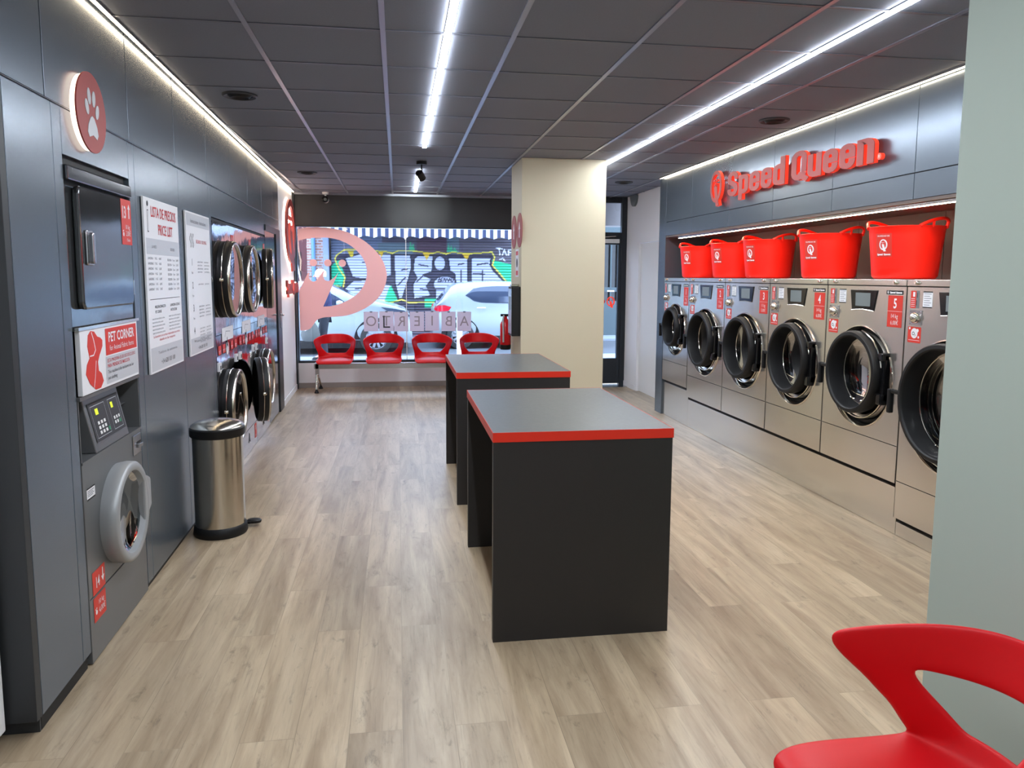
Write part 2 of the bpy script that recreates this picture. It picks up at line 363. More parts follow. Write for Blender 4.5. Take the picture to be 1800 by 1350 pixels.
for a_, c_ in ((2.6, 3.035), (3.775, 5.49)):
    b = MB(); b.m('slate')
    for s0, s1, z0, z1 in lo:
        if z0 < 1.9 and a_-.01 < s0 < c_: lwbox(b, s0+T/2, s1-T/2, z0, z1-T)
    b.m('joint'); b.box(-.7, -.012, a_+.012, c_-.012, 0, 2.139)
    if a_ < 3: b.m('slate_dark'); b.box(-.9, -.001, 2.56, 2.60, .06, CEIL); b.box(-.9, -.012, 2.60, 2.61, 0, .06)
    struct(b, 'wall_left', loc=(-1.15, 0, 0), rotz=LR, bevel=.0015)
b = MB(); b.box(-.2, -.001, 9.03, 10.62, 0, CEIL); struct(b, 'wall_left_front', 'wallwhite', loc=(-1.15, 0, 0), rotz=LR)
b = MB(); b.box(0, .008, 9.05, 10.56, 0, .07); struct(b, 'baseboard_left', 'wallwhite', loc=(-1.15, 0, 0), rotz=LR)
b = MB(); b.box(-2.3, -2.2, -2.5, 10.7, 0, CEIL); struct(b, 'wall_left_outer', 'wallwhite')
# window wall
b = MB(); b.box(-1.6, 2.25, 10.55, 10.75, 0, .345); struct(b, 'wall_front', 'wallwhite')
b = MB(); b.box(-1.4, 2.25, 10.535, 10.55, 0, .07); struct(b, 'baseboard_front', 'base')
b = MB(); b.box(-1.6, 2.25, 10.53, 10.72, 2.215, CEIL); struct(b, 'trim_1', 'fascia')
b = MB(); b.box(-1.4, 2.25, 10.50, 10.53, CEIL-.03, CEIL); struct(b, 'trim_2', 'tee')
b = MB(); b.box(-1.6, 3.6, 10.75, 10.95, 2.3, 4.2); b.box(-2.4, -1.6, 10.3, 10.95, 0, 4.2); struct(b, 'wall_front_outer', 'facade')
win = bpy.data.objects.new('window_1', None); col.objects.link(win); win['kind'] = 'structure'; win.location = (0, 10.6, 0)
b = MB(); b.m('alublack'); b.box(-1.395, -1.35, -.05, .05, .345, 2.215); b.box(2.2, 2.25, -.05, .05, .345, 2.215); b.box(-1.35, 2.2, -.05, .05, .345, .375); b.box(-1.35, 2.2, -.05, .05, 2.205, 2.215)
b.build('frame', parent=win, bevel=.002)
b = MB(); b.box(-1.35, .112, -.004, .004, .375, 2.205); b.build('pane', 'glass', win)
b = MB(); b.box(.122, 2.2, -.004, .004, .375, 2.205); b.build('pane', 'glass', win)
b = MB(); b.box(.112, .122, -.005, .005, .375, 2.205); b.build('glass_joint', 'white', win)
b = MB(); b.box(-1.42, -1.36, 10.44, 10.53, 0.0, CEIL); 
struct(b, 'trim_3', 'alublack')
# door wall
b = MB(); b.box(2.15, 2.25, 10.3, 10.75, 0, CEIL); struct(b, 'trim_4', 'alublack')
dr = bpy.data.objects.new('door_1', None); col.objects.link(dr); dr['kind'] = 'structure'; dr.location = (0, 10.33, 0)
b = MB(); b.m('alublack')
b.box(2.25, 2.33, -.04, .04, 0, CEIL); b.box(3.125, 3.2, -.04, .04, 0, CEIL); b.box(2.33, 3.125, -.04, .04, CEIL-.08, CEIL); b.box(2.33, 3.125, -.04, .04, 2.09, 2.17)
b.build('door_frame', parent=dr, bevel=.003)
b = MB(); b.m('alublack')
b.box(2.33, 2.42, -.03, .03, .03, 2.09); b.box(3.085, 3.125, -.03, .03, .03, 2.09); b.box(2.42, 3.085, -.03, .03, .03, .39); b.box(2.42, 3.085, -.03, .03, 2.0, 2.09)
dl = b.build('door_leaf', parent=dr, bevel=.003)
b = MB(); b.box(2.42, 3.085, -.004, .004, .39, 2.0); b.build('pane', 'glass', dl)
b = MB(); b.m('alu'); b.box(2.45, 2.47, -.1, -.08, .6, 1.6); b.build('handle', parent=dl)
b = MB(); b.box(2.33, 3.125, -.004, .004, 2.17, CEIL-.08); b.build('transom_pane', 'glass', dr)
b = MB(); b.box(2.75, 3.08, -.09, -.03, 2.02, 2.075); b.build('door_closer', 'white', dr, bevel=.004)
b = MB(); b.tube([(2.8, -.07, 2.1), (3.0, -.16, 2.11), (3.05, -.05, 2.12)], .012); b.build('closer_arm', 'alu', dr)
b = MB(); b.box(2.25, 3.2, 10.1, 10.37, 0, .006); struct(b, 'trim_5', 'alu')
# right side
b = MB(); b.m('wallwhite'); b.box(3.2, 3.3, 9.75, 10.37, 0, CEIL); b.box(3.2, 3.3, 8.27, 9.75, 2.0, CEIL); b.box(3.2, 3.3, 8.27, 8.42, 0, 2.0); struct(b, 'wall_right_front')
b = MB(); b.box(3.192, 3.2, 9.78, 10.29, 0, .07); struct(b, 'baseboard_right', 'wallwhite')
d2 = bpy.data.objects.new('door_2', None); col.objects.link(d2); d2['kind'] = 'structure'; d2.location = (3.2, 9.08, 0)
b = MB(); b.box(.03, .07, -.655, .665, .01, 1.995); b.build('door_leaf', 'white', d2, bevel=.002)
b = MB(); b.lathe([(-.0, .0), (-.0, .012), (.03, .012)], -.55, 1.0, 14); b.build('knob', 'alu', d2)
b = MB(); b.box(3.55, 3.65, -2.5, 8.3, 0, CEIL); struct(b, 'wall_right', 'niche')
b = MB(); b.box(2.95, 3.56, 8.06, 8.27, 0, CEIL); b.m('slate'); struct(b, 'trim_6', 'slate', bevel=.002)
hv = [2.4, 3.175, 4.0, 4.83, 5.655, 6.48, 7.32, 8.06]
b = MB(); b.m('slate')
for a, c in zip(hv, hv[1:]): b.box(2.95, 2.99, a+.002, c-.002, 2.156, CEIL); b.box(2.95, 2.99, a+.002, c-.002, 2.005, 2.151)
b.m('joint'); b.box(2.96, 3.0, 2.4, 8.06, 2.01, CEIL)
b.m('niche'); b.box(2.955, 3.56, 2.4, 8.06, 1.985, 2.005)
struct(b, 'wall_right_header', bevel=.001)
b = MB(); b.m('niche')
for a, c in zip([2.4, 3.5, 4.42, 5.34, 6.26, 7.18], [3.5, 4.42, 5.34, 6.26, 7.18, 8.06]): b.box(3.50, 3.55, a+.002, c-.002, 1.5, 1.985)
struct(b, 'wall_niche', bevel=.001)
# pillar
b = MB(); b.box(1.165, 1.985, 7.08, 7.72, 0, CEIL); struct(b, 'wall_pillar', 'wallcream', bevel=.004)
# foreground wall on the right
b = MB(); b.box(1.55, 3.6, -2.5, 1.925, 0, CEIL); struct(b, 'wall_right_near', 'wallgrey', bevel=.004)
b = MB(); b.box(-2.3, 1.6, -2.6, -2.5, 0, CEIL); struct(b, 'wall_rear', 'wallwhite')
b = MB(); b.box(3.0, 3.6, 1.9, 2.4, 0, CEIL); struct(b, 'wall_right_corner', 'wallgrey')

# ------------------------------------------------------------------ lamps
def led_bar(name, label, x, y0, y1, z, w_, h_, mt, group=None, rot=0, loc=None, flush=False):
    t = thing(name, label, 'lamp', loc or (x, y0, z), rot, group)
    b = MB(); b.box(-w_/2, w_/2, 0, y1-y0, .003, h_); b.build('housing', 'alu', t)
    b = MB(); b.box(-w_/2+.001, w_/2-.001, .002, y1-y0-.002, 0, .003 if flush else h_*.6); b.build('diffuser', mt, t)
    return t
led_bar('linear_lamp', 'long slim white ceiling light bar above the aisle, ending short of the spotlight', .24, -1.5, 6.66, CEIL-.010, .034, .010, 'leds', 'ceiling light bars', flush=True)
led_bar('linear_lamp', 'short slim white ceiling light bar beyond the black spotlight, near the window', .243, 8.0, 10.15, CEIL-.010, .034, .010, 'leds', 'ceiling light bars', flush=True)
led_bar('linear_lamp', 'long slim white ceiling light bar running towards the right of the cream pillar', 2.045, .4, 8.3, CEIL-.010, .034, .010, 'leds', 'ceiling light bars', flush=True)
led_bar('cove_light', 'warm light strip along the top of the left slate wall', 0, 2.62, 10.4, CEIL-.03, .018, .014, 'ledw', None, LR, LW(2.62, CEIL-.016, .024))
led_bar('cove_light', 'warm light strip along the ceiling above the red lettering', 2.926, 2.42, 8.20, CEIL-.016, .018, .014, 'ledw')
led_bar('shelf_light', 'warm light strip under the header above the red tubs', 2.99, 2.45, 7.75, 1.962, .02, .02, 'ledn')

def downlight(x, y, lab):
    t = thing('ceiling_speaker', lab, 'ceiling speaker', (x, y, CEIL), 0, 'round ceiling speakers')
    b = MB(); b.lathe([(0, .105), (-.008, .105), (-.014, .095), (-.006, .075), (0, .072)], axis='z', seg=36); b.build('rim', 'teedark', t, smooth=True)
    b = MB(); b.lathe([(-.001, .0), (-.012, .045), (-.02, .055), (-.004, .072)], axis='z', seg=36); b.build('grille', 'black', t, smooth=True)
downlight(-.955, 4.98, 'round dark ceiling fitting above the price boards at the left')
downlight(-.955, 8.5, 'round dark ceiling fitting near the window, left of the camera')
downlight(2.645, 5.1, 'round dark ceiling fitting above the red lettering on the right')
downlight(2.645, 8.67, 'round dark ceiling fitting in front of the white door, right of the pillar')

t = thing('spotlight', 'small black ceiling spotlight on a short stem, tilted to the window', 'spotlight', (.243, 7.5, CEIL))
b = MB(); b.lathe([(0, 0), (0, .05), (-.03, .05), (-.03, 0)], axis='z', seg=28); b.build('base', 'black', t, smooth=True)
b = MB(); b.tube([(0, 0, -.03), (0, 0, -.1)], .008); b.build('stem', 'black', t, smooth=True)
b = MB(); b.lathe([(-.045, 0), (-.045, .036), (.045, .036), (.045, .03), (.03, .028)], seg=28); h = b.build('head', 'black', t, smooth=True); h.location = (-.01, .0, -.135); h.rotation_euler = (0, math.radians(35), math.radians(60))
b = MB(); b.disc(0, 0, .028, .031); e = b.build('lens', 'halo', h)
spot('spotlight_beam', (.25, 7.65, CEIL-.2), (.28, 10.5, 2.50), 60, math.radians(20), (.9, 1, .95))

t = thing('security_camera', 'small white security camera with black lens above the window', 'camera', (-.945, 10.45, CEIL), -PI/2)
b = MB(); b.lathe([(0, 0), (0, .045), (-.03, .04), (-.035, 0)], axis='z', seg=24); b.tube([(0, 0, -.03), (.02, 0, -.07)], .012); b.build('mount', 'white', t, smooth=True)
b = MB(); b.lathe([(-.07, 0), (-.07, .04), (.03, .045), (.05, .045)], 0, -.1, 28); b.build('housing', 'white', t, smooth=True)
b = MB(); b.lathe([(.051, .045), (.053, .03), (.045, .028), (.045, 0)], 0, -.1, 28); b.build('face', 'blackg', t, smooth=True)
b = MB(); b.lathe([(.046, .02), (.056, .018), (.06, 0)], 0, -.1, 20); b.build('lens', 'lcd', t, smooth=True)

# ------------------------------------------------------------------ lettering (thick strokes)
def arc(cx, cz, r, a0, a1, n=6): return [(cx+r*math.cos(math.radians(a0+(a1-a0)*i/n)), cz+r*math.sin(math.radians(a0+(a1-a0)*i/n))) for i in range(n+1)]
XH = .76; W = .17; hw = W/2; cw = .43; rr = cw/2-hw
def glyph(ch):
    L, R_ = hw, cw-hw; mid = cw/2
    if ch == 'e': return [[(L+hw, .40), (R_, .40)]+arc(mid, XH-hw-rr, rr, 0, 180)+arc(mid, hw+rr, rr, 180, 360)+[(R_, .30)]], cw
    if ch == 'n': return [[(L, 0), (L, XH)], [(L+hw*.8, XH-hw-rr*.9)]+arc(mid, XH-hw-rr, rr, 150, 0)+[(R_, 0)]], cw
    if ch == 'u': return [[(R_, XH), (R_, 0)], [(L, XH)]+arc(mid, hw+rr, rr, 180, 330)], cw
    if ch == 'd': return [[(R_, 1.0), (R_, 0)], arc(mid, XH-hw-rr, rr, 30, 180)+arc(mid, hw+rr, rr, 180, 330)], cw
    if ch == 'p': return [[(L, XH), (L, -.22)], arc(mid, XH-hw-rr, rr, 150, 0)+arc(mid, hw+rr, rr, 0, -150)], cw
    if ch == 'S':
        c = .47; r = c/2-hw; m_ = c/2; return [[(c-hw, .70)]+arc(m_, 1-hw-r, r, 0, 180)+[(hw, .68), (hw+.03, .58), (c-hw-.03, .42), (c-hw, .32)]+arc(m_, hw+r, r, 0, -180)+[(hw, .30)]], c
    if ch == 'Q':
        c = .50; r = c/2-hw; m_ = c/2; return [[(c-hw, hw+r)]+arc(m_, 1-hw-r, r, 0, 180)+arc(m_, hw+r, r, 180, 360), [(m_-.02, .22), (c+.04, -.03)]], c
    return [], .2
def ribs(b, P, wd, x0, x1, y, z, ky, kz):
    b.bm.verts.ensure_lookup_table(); n0 = len(b.bm.verts); b.ribbon(P, wd, x0, x1); b.bm.verts.ensure_lookup_table()
    for v in list(b.bm.verts)[n0:]: v.co.y = y+v.co.y*ky; v.co.z = z+v.co.z*kz
def brandword(b, word, y, z, h, width, x0, x1):
    tot = sum(glyph(c)[1]+.035 for c in word)-.035; k = width/tot; cur = 0
    for c in word:
        st, wd = glyph(c)
        for i, p in enumerate(st):
            e = .0004*i
            ribs(b, p, W, x0, x1+e, y+cur*k, z, k, h)
        cur += wd+.035
    return b
def qlogo(b, cy, cz, h, x0, x1, ring=None, seg=36):
    # ring, crown flowing into the tail, three dots; h = ring height
    r = h/2; wr = .86
    O = [(cy+wr*r*math.cos(2*PI*i/seg), cz+r*math.sin(2*PI*i/seg)) for i in range(seg)]
    I = [(cy-.02*r+wr*r*.70*math.cos(2*PI*i/seg), cz+.02*r+r*.76*math.sin(2*PI*i/seg)) for i in range(seg)]
    vo = [[b.v((x, p[0], p[1])) for x in (x0, x1)] for p in O]; vi = [[b.v((x, p[0], p[1])) for x in (x0, x1)] for p in I]
    for i in range(seg):
        j = (i+1) % seg; b.f([vo[i][1], vo[j][1], vi[j][1], vi[i][1]]); b.f([vo[i][0], vi[i][0], vi[j][0], vo[j][0]]); b.f([vo[i][0], vo[j][0], vo[j][1], vo[i][1]]); b.f([vi[i][0], vi[i][1], vi[j][1], vi[j][0]])
    P = [(-.38, .22), (-.30, .02), (-.22, -.02), (-.16, .14), (-.10, .26), (-.04, .12), (.02, .0), (.10, .02), (.18, .20), (.26, -.25), (.38, -.72), (.62, -1.22), (.10, -1.26), (-.05, -.86), (-.16, -.50)]
    b.prism([(cy+p[0]*r*.9, cz+p[1]*r) for p in P], x0, x1+.0006)
    for q in (-.36, -.10, .18): b.lathe([(x0, .0), (x0, .07*r), (x1+.0005, .07*r), (x1+.0005, 0)], cy+q*r*.9, cz+.40*r, 10)
    return b

# big wall sign: Q symbol and two words
y0 = 6.62
RW = lambda y, z=0, x=2.95: (x, y, z)
def sign_word(word, ya, yb, name, lab, cat='sign'):
    t = thing(name, lab, cat, RW(ya, 2.255, 2.95), PI, 'red letters on the right header')
    return t
def face_side(t, fn, d0, d1):
    b = MB(); fn(b, d0, d1-.004); b.build('lit_edge', 'redside', t)
    b = MB(); fn(b, d1-.004, d1); b.build('face', 'redsign', t)
sg = thing('wall_sign', 'red raised Q symbol and two-word lettering on the header above the red tubs', 'sign', RW(6.62, 2.255), PI)
def face_side(t, fn, d0, d1, nm, y, z):
    b = MB(); fn(b, d1-.004, d1); o = b.build(nm, 'redsign', t, loc=(0, y, z))
    b = MB(); fn(b, d0, d1-.004); b.build('lit_edge', 'redside', o)
face_side(sg, lambda b, a, c: qlogo(b, 0, .015, .285, a, c), .03, .06, 'logo', 0, .105)
def letter_signs(word, ya, yb):
    tot = sum(glyph(c)[1]+.035 for c in word)-.035; k = abs(ya-yb)/tot; cur = 0
    for c in word:
        st, wd = glyph(c)
        def fn(b, a, d, st=st):
            for i, p in enumerate(st): ribs(b, p, W, a, d+.0004*i, 0, 0, k, .21)
        face_side(sg, fn, .03, .06, 'letter', 6.62-ya+cur*k, 0); cur += wd+.035
letter_signs('Speed', 6.37, 5.375); letter_signs('Queen', 5.28, 4.30)
b = MB(); b.lathe([(.03, 0), (.03, .02), (.055, .02), (.055, 0)], 0, 0, 20); rm = b.build('registered_mark', 'redside', sg, loc=(0, 6.62-4.255, .03)); b = MB(); b.text('R', .025, 0, -.009, .0556, 'C'); b.build('mark_letter', 'white', rm)

# ------------------------------------------------------------------ washing machines on the right
def label_card(b, y0, y1, z0, z1, x, n=6):
    b.m('board'); b.quad(y0, y1, z0, z1, x); b.m('black'); b.quad(y0, y1, z1-.006, z1, x+.0004); b.quad(y0, y1, z0, z0+.006, x+.0004); b.m('inkgrey')
    for i in range(n): zz = z1-.014-(z1-z0-.03)*i/(n-1); b.quad(y0+.008, y1-.01-.012*(i % 2), zz-.0016, zz+.0016, x+.0004)
def CPB(b, k):
    for yy in (.046, .135):
        for z_ in (1.29, 1.361): b.lathe([(.004, .004), (.008, .003), (.008, 0)], yy*k, z_, 8)
    return b
def make_washer(width, zb, cz, R, r, name='washing_machine'):
    t = thing(name, '', 'washing machine'); X0 = -.55; cy = width/2
    b = MB(); b.m('steel'); zs = zb+.225; g = .0025
    b.hole_plate(g, width-g, zs+g, 1.500, cy, cz-.015, R, 0)
    b.box(X0, -.0, g, g+.004, zb, 1.5); b.box(X0, -.0, width-g-.004, width-g, zb, 1.5); b.box(X0, 0, g, width-g, zb, zs-g)
    b.m('joint'); b.box(X0, -.006, g+.001, width-g-.001, zs-g, zs+g); b.box(X0, -.006, g, width-g, 1.4995, 1.5055)
    b.m('steel'); b.box(X0, -.001, g+.004, width-g-.004, 1.497, 1.5)
    b.build('body', parent=t)
    b = MB(); b.box(X0, .004, g, width-g, 1.506, 1.543); b.build('top_strip', 'steel', t, bevel=.002)
    for sy in (.115*width, .885*width):
        b = MB(); b.lathe([(.004, .013), (.012, .012), (.016, .006), (.024, .005), (.024, 0)], sy, 1.524, 14); b.build('lock', 'chrome', t, smooth=True)
    # recess dish, chrome rim
    c0 = cz-.015
    b = MB(); b.lathe([(0, R+.006), (.006, R+.004), (.007, R-.002), (-.004, R-.008), (-.03, R-.012)], cy, c0, 56); b.build('rim', 'chrome', t, smooth=True)
    b = MB(); b.m('black'); b.lathe([(-.03, R-.012), (-.05, R-.02), (-.048, R-.04), (-.03, R-.043)], cy, c0, 56); b.m('steel'); b.lathe([(-.03, R-.043), (-.012, r+.0), (-.02, r-.02)], cy, c0+.005, 56); b.build('recess', parent=t, smooth=True, autos=60)
    dc = cz+.012
    b = MB(); b.lathe([(-.045, r-.022), (.02, r-.004), (.066, r-.006), (.076, r-.014), (.078, r-.032), (.074, r-.038), (.066, r-.042), (-.032, r-.050), (-.085, r-.03)], cy-.01, dc, 56); b.build('door_ring', 'black', t, smooth=True, autos=38)
    b = MB(); b.tube([(.03, cy-.01+(r+.004)*math.cos(a), dc+(r+.004)*math.sin(a)) for a in [math.radians(12+i*66/9) for i in range(10)]], .006, 8); b.tube([(.0, cy-.01+(r+.012)*math.cos(a), dc-.012+(r+.014)*math.sin(a)) for a in [math.radians(205+i*120/13) for i in range(14)]], .005, 8); b.build('ring_trim', 'chrome', t, smooth=True)
    b = MB(); b.lathe([(-.031, r-.051), (-.055, r-.09), (-.07, r-.16), (-.075, 0)], cy-.01, dc, 48); b.build('door_glass', 'doorglass', t, smooth=True)
    b = MB(); b.lathe([(-.08, r-.05), (-.5, r-.03), (-.5, 0)], cy-.01, dc, 40); b.m('drumsteel'); b.build('drum', 'drumsteel', t, smooth=True)
    b = MB()
    for i, (xx, q) in enumerate(((-.035, .056), (-.085, .062), (-.105, .070), (-.13, .068), (-.17, .062), (-.21, .058))): b.lathe([(xx+.004*math.cos(a), r-q+.004*math.sin(a)) for a in [2*PI*k/8 for k in range(8)]], cy-.01, dc, 48, closed=True)
    b.build('drum_lip', 'chrome', t, smooth=True)
    b = MB(); a0 = cy-.01+r-.02
    b.box(-.01, .05, a0, a0+.05, dc-.17, dc-.10); b.box(-.01, .05, a0, a0+.05, dc+.10, dc+.15); b.box(-.01, .035, a0+.018, a0+.05, dc-.15, dc+.14); b.build('hinge', 'blackg', t, bevel=.008)
    hy = cy-.01-r; b = MB()
    b.box(.045, .068, hy-.065, hy+.03, dc+.0, dc+.026); b.box(.04, .072, hy-.090, hy-.060, dc-.12, dc+.026); b.build('handle', 'black', t, bevel=.008)
    # control screen
    k = width/.815; zz = 1.475
    b = MB(); b.prism([(.27*k, zz), (.55*k, zz), (.52*k, 1.345), (.41*k, 1.353), (.294*k, 1.347)], 0, .006); sc_ = b.build('control_screen', 'blackg', t, bevel=.002)
    b = MB(); b.prism([(.33*k, 1.457), (.485*k, 1.457), (.485*k, 1.372), (.333*k, 1.372)], .006, .0075); b.build('display', 'lcd', sc_)
    b = MB(); b.tube([(.004, .294*k, 1.346), (.004, .41*k, 1.352), (.004, .52*k, 1.344)], .003, 6); b.build('bezel', 'chrome', sc_)
    b = MB(); b.m('black'); b.quad(.633*k, .787*k, 1.453, 1.477, .001); b.m('white'); qlogo(b, .648*k, 1.467, .015, .001, .0014, seg=14); brandword(b, 'Speed', .665*k, 1.459, .012, .052*k, .001, .0016); brandword(b, 'Queen', .723*k, 1.459, .012, .054*k, .001, .0016); b.build('brand_plate', parent=t)
    b = MB(); b.m('redlabel'); b.quad(.037*k, .083*k, 1.379, 1.479, .001); b.m('board'); b.quad(.056*k, .074*k, 1.445, 1.472, .0014)
    for i in range(5): b.quad(.042*k, .074*k, 1.432-.011*i, 1.4345-.011*i, .0014)
    b.m('lcd'); b.quad(.084*k, .109*k, 1.379, 1.479, .001); b.m('ink'); b.quad(.090*k, .096*k, 1.44, 1.468, .0014); b.quad(.086*k, .092*k, 1.395, 1.425, .0014)
    b.build('safety_label', parent=t)
    b = MB(); label_card(b, .141*k, .218*k, 1.385, 1.477, .001); b.build('instruction_label', parent=t)
    b = MB(); b.box(0, .004, .039*k, .142*k, 1.283, 1.368); cp = CPB(b, k).build('coin_plate', 'alu', t, bevel=.001)
    b = MB(); b.lathe([(.004, .033), (.02, .03), (.034, .018), (.036, .010), (.028, .008), (.028, 0)], .094*k, 1.325, 24); b.build('coin_lock', 'chrome', cp, smooth=True)
    b = MB(); b.m('redlabel'); b.prism([(.034*k, 1.18), (.136*k, 1.18), (.140*k, 1.184), (.140*k, 1.268), (.136*k, 1.272), (.034*k, 1.272), (.030*k, 1.268), (.030*k, 1.184)], 0, .0008)
    b.m('board'); b.disc(.085*k, 1.235, .030, .0012, 24, .95); b.disc(.112*k, 1.252, .010, .0013, 12); b.disc(.122*k, 1.214, .007, .0013, 12); b.disc(.045*k, 1.262, .007, .0013, 12); b.quad(.038*k, .132*k, 1.193, 1.1955, .0012); b.m('ink'); b.text('O', .03, .078*k, 1.223, .0016, 'C', bold=.02); b.text('3', .017, .093*k, 1.218, .0016, 'C', bold=.02); b.build('ozone_label', parent=t)
    return t
def number_label(t, width, num, kg, price):
    k = width/.815; b = MB(); b.m('redlabel'); b.quad(.653*k, .787*k, 1.257, 1.447, .001); b.m('board'); b.quad(.653*k, .787*k, 1.352, 1.3535, .0013)
    b.text(num, .082, .72*k, 1.372, .0014, 'C', .8, .02); b.text(kg, .036, .72*k, 1.312, .0014, 'C', .85); b.text(price, .036, .72*k, 1.272, .0014, 'C', .85); b.build('number_label', parent=t)
proto = make_washer(.813, .32, .935, .325, .272)
defs = [(8.05, .73, .405, 'first', '1', '7 kg', '4,00€'), (7.316, .843, .32, None, '2', '11 kg', '5,00€'), (6.467, .828, .32, None, '3', '11 kg', '5,00€'), (5.634, .813, .32, None, '4', '14 kg', '6,00€'), (4.816, .813, .32, None, '5', '14 kg', '6,00€'), (4.0, .813, .115, 'last', '6', '18 kg', '8,00€')]
wl = ['stainless front-loading washer numbered 1, farthest, standing on a taller plinth', 'stainless front-loading washer with the red number 2 label', 'stainless front-loading washer with the red number 3 label', 'stainless front-loading washer with the red number 4 label', 'stainless front-loading washer with the red number 5 label', 'large stainless washer partly hidden behind the pale grey wall']
for i, (yl, wd, zb, sp, nu, kg, pr_) in enumerate(defs):
    if sp == 'first': t = make_washer(wd, zb, 1.005, .275, .218)
    elif sp == 'last': t = make_washer(wd, zb, .86, .375, .335)
    elif nu == '5': t = proto
    else: t = copy_tree(proto); t.scale = (1, wd/.813, 1)
    t.location = RW(yl, 0, 2.95); t.rotation_euler = (0, 0, PI); tag(t, wl[i], 'washing machine', 'row of washing machines')
    if nu != '5': number_label(t, wd if sp else .813, nu, kg, pr_)
number_label(proto, .813, '5', '14 kg', '6,00€')
# plinths
def plinth(y0, y1, z1, lab, gap):
    t = thing('plinth', lab, 'plinth', (2.97, (y0+y1)/2, 0), PI, 'steel plinths under the washers'); L = abs(y1-y0)/2-.002
    b = MB(); b.box(-.5, 0, -L, L, .002, z1); b.build('panel', 'steel', t, bevel=.002)
    b = MB(); b.box(-.45, -.03, -L, L, z1, z1+gap); b.build('shadow_gap', 'joint', t)
plinth(7.316, 8.05, .375, 'short tall steel plinth under washer number 1, beside the slate jamb', .03)
plinth(4.0, 7.316, .29, 'long brushed steel plinth running under washers 2 to 5', .03)
plinth(2.45, 4.0, .085, 'low steel plinth nearest the camera, beside the pale grey wall', .03)

# ------------------------------------------------------------------ tubs
def make_tub():
    t = thing('laundry_tub', '', 'laundry basket'); seg = 48; rb, rt, h = .186, .215, .315
    b = MB(); rings = []
    prof = [(0, .0), (0, rb-.03), (.004, rb-.012), (.018, rb)]+[(.018+(h-.018)*k/6, rb+(rt-rb)*k/6) for k in range(1, 7)]
    b.lathe(prof, axis='z', seg=seg)
    b.lathe([(h, rt), (h+.006, rt+.006), (h+.008, rt-.002), (h-.01, rt-.008), (.03, rb-.012), (.012, rb-.03), (.012, 0)], axis='z', seg=seg); b.build('tub', 'redtub', t, smooth=True, autos=50)
    for s in (1, -1):
        b = MB(); pts = []
        for i in range(17):
            a = math.radians(-40+80*i/16); u = i/16; z = h+.002+.047*max(0, math.sin(PI*u))**.8; rad = rt+.002+.012*math.sin(PI*u); pts.append((rad*math.sin(a), s*rad*math.cos(a), z))
        b.tube(pts, [.012]+[.010]*15+[.012], 8)
        for q in (4, 12):
            p = pts[q]; b.tube([(p[0]*.985, p[1]*.985, h-.005), p], .008, 6)
        b.build('handle', 'redtub', t, smooth=True)
    # printed square label wrapped on the near left side
    def patch(b, u0, u1, z0, z1, off, n=8):
        for i in range(n):
            q = []
            for (uu, zz) in ((u0+(u1-u0)*i/n, z0), (u0+(u1-u0)*(i+1)/n, z0), (u0+(u1-u0)*(i+1)/n, z1), (u0+(u1-u0)*i/n, z1)): q.append(b.v((uu, 0, zz)))
            b.f(q)
    b = MB(); b.m('redlabel'); 
    for i in range(8): b.f([b.v((0, q[0], q[1])) for q in ((-.055+.11*i/8, .135), (-.055+.11*(i+1)/8, .135), (-.055+.11*(i+1)/8, .278), (-.055+.11*i/8, .278))])
    b.m('board'); qlogo(b, 0, .21, .066, .0004, .0008, seg=24); b.text('PROPIEDAD DE', .013, 0, .258, .0008, 'C', fit=.084, bold=.01); brandword(b, 'Speed', -.046, .145, .012, .042, .0004, .0009); brandword(b, 'Queen', .003, .145, .012, .043, .0004, .0009)
    for v in b.bm.verts:      # wrap the print around the tapered wall of the tub
        z = v.co.z; rad = rb+(rt-rb)*(z-.018)/(h-.018)+.0012+v.co.x; a = v.co.y/rad; v.co = Vector((rad*math.cos(a), rad*math.sin(a), z))
    lb = b.build('printed_label', parent=t); lb.rotation_euler = (0, 0, math.radians(-6))
    return t
tub = make_tub()
tl = ['red laundry tub above washer 1, farthest of the five', 'red laundry tub above washer 2, second from the far end', 'red laundry tub standing on washer 3, middle of the five', 'red laundry tub standing on washer 4', 'red laundry tub nearest the camera, standing above washer 5']
for i, (y, rz) in enumerate(((7.53, .5), (6.75, .42), (6.07, .36), (5.15, .45), (4.31, .4))):
    t = tub if i == 0 else copy_tree(tub)
    t.location = (3.15, y, 1.545); t.rotation_euler = (0, 0, PI+rz); tag(t, tl[i], 'laundry basket', 'red tubs on the washers')

# ------------------------------------------------------------------ tables
def make_table(y0, lab):
    t = thing('folding_table', lab, 'table', (.77, y0+.59, 0), 0, 'black tables in the aisle')
    wx, wy = .39, .59
    b = MB(); b.box(-wx+.002, wx-.002, -wy+.002, wy-.002, .872, .908); b.build('tabletop', 'top', t, bevel=.001)
    b = MB()
    for a in ((-wx, wx, -wy, -wy+.002), (-wx, wx, wy-.002, wy), (-wx, -wx+.002, -wy+.002, wy-.002), (wx-.002, wx, -wy+.002, wy-.002)): b.box(a[0], a[1], a[2], a[3], .868, .9085)
    b.build('edge_band', 'rededge', t)
    for s in (-1, 1):
        b = MB(); ya, yb = sorted((s*wy-s*.004, s*(wy-.042))); b.box(-wx+.003, wx-.003, ya, yb, 0, .8715); b.build('side_panel', 'blackm', t, bevel=.001)
    b = MB(); b.box(-wx+.05, wx-.05, -wy+.043, wy-.043, .80, .8715); b.build('stretcher', 'blackm', t)
    return t
make_table(3.0, 'black table with red edge nearest the camera, square end panel facing')
make_table(4.94, 'black table with red edge behind the nearer one, before the cream pillar')

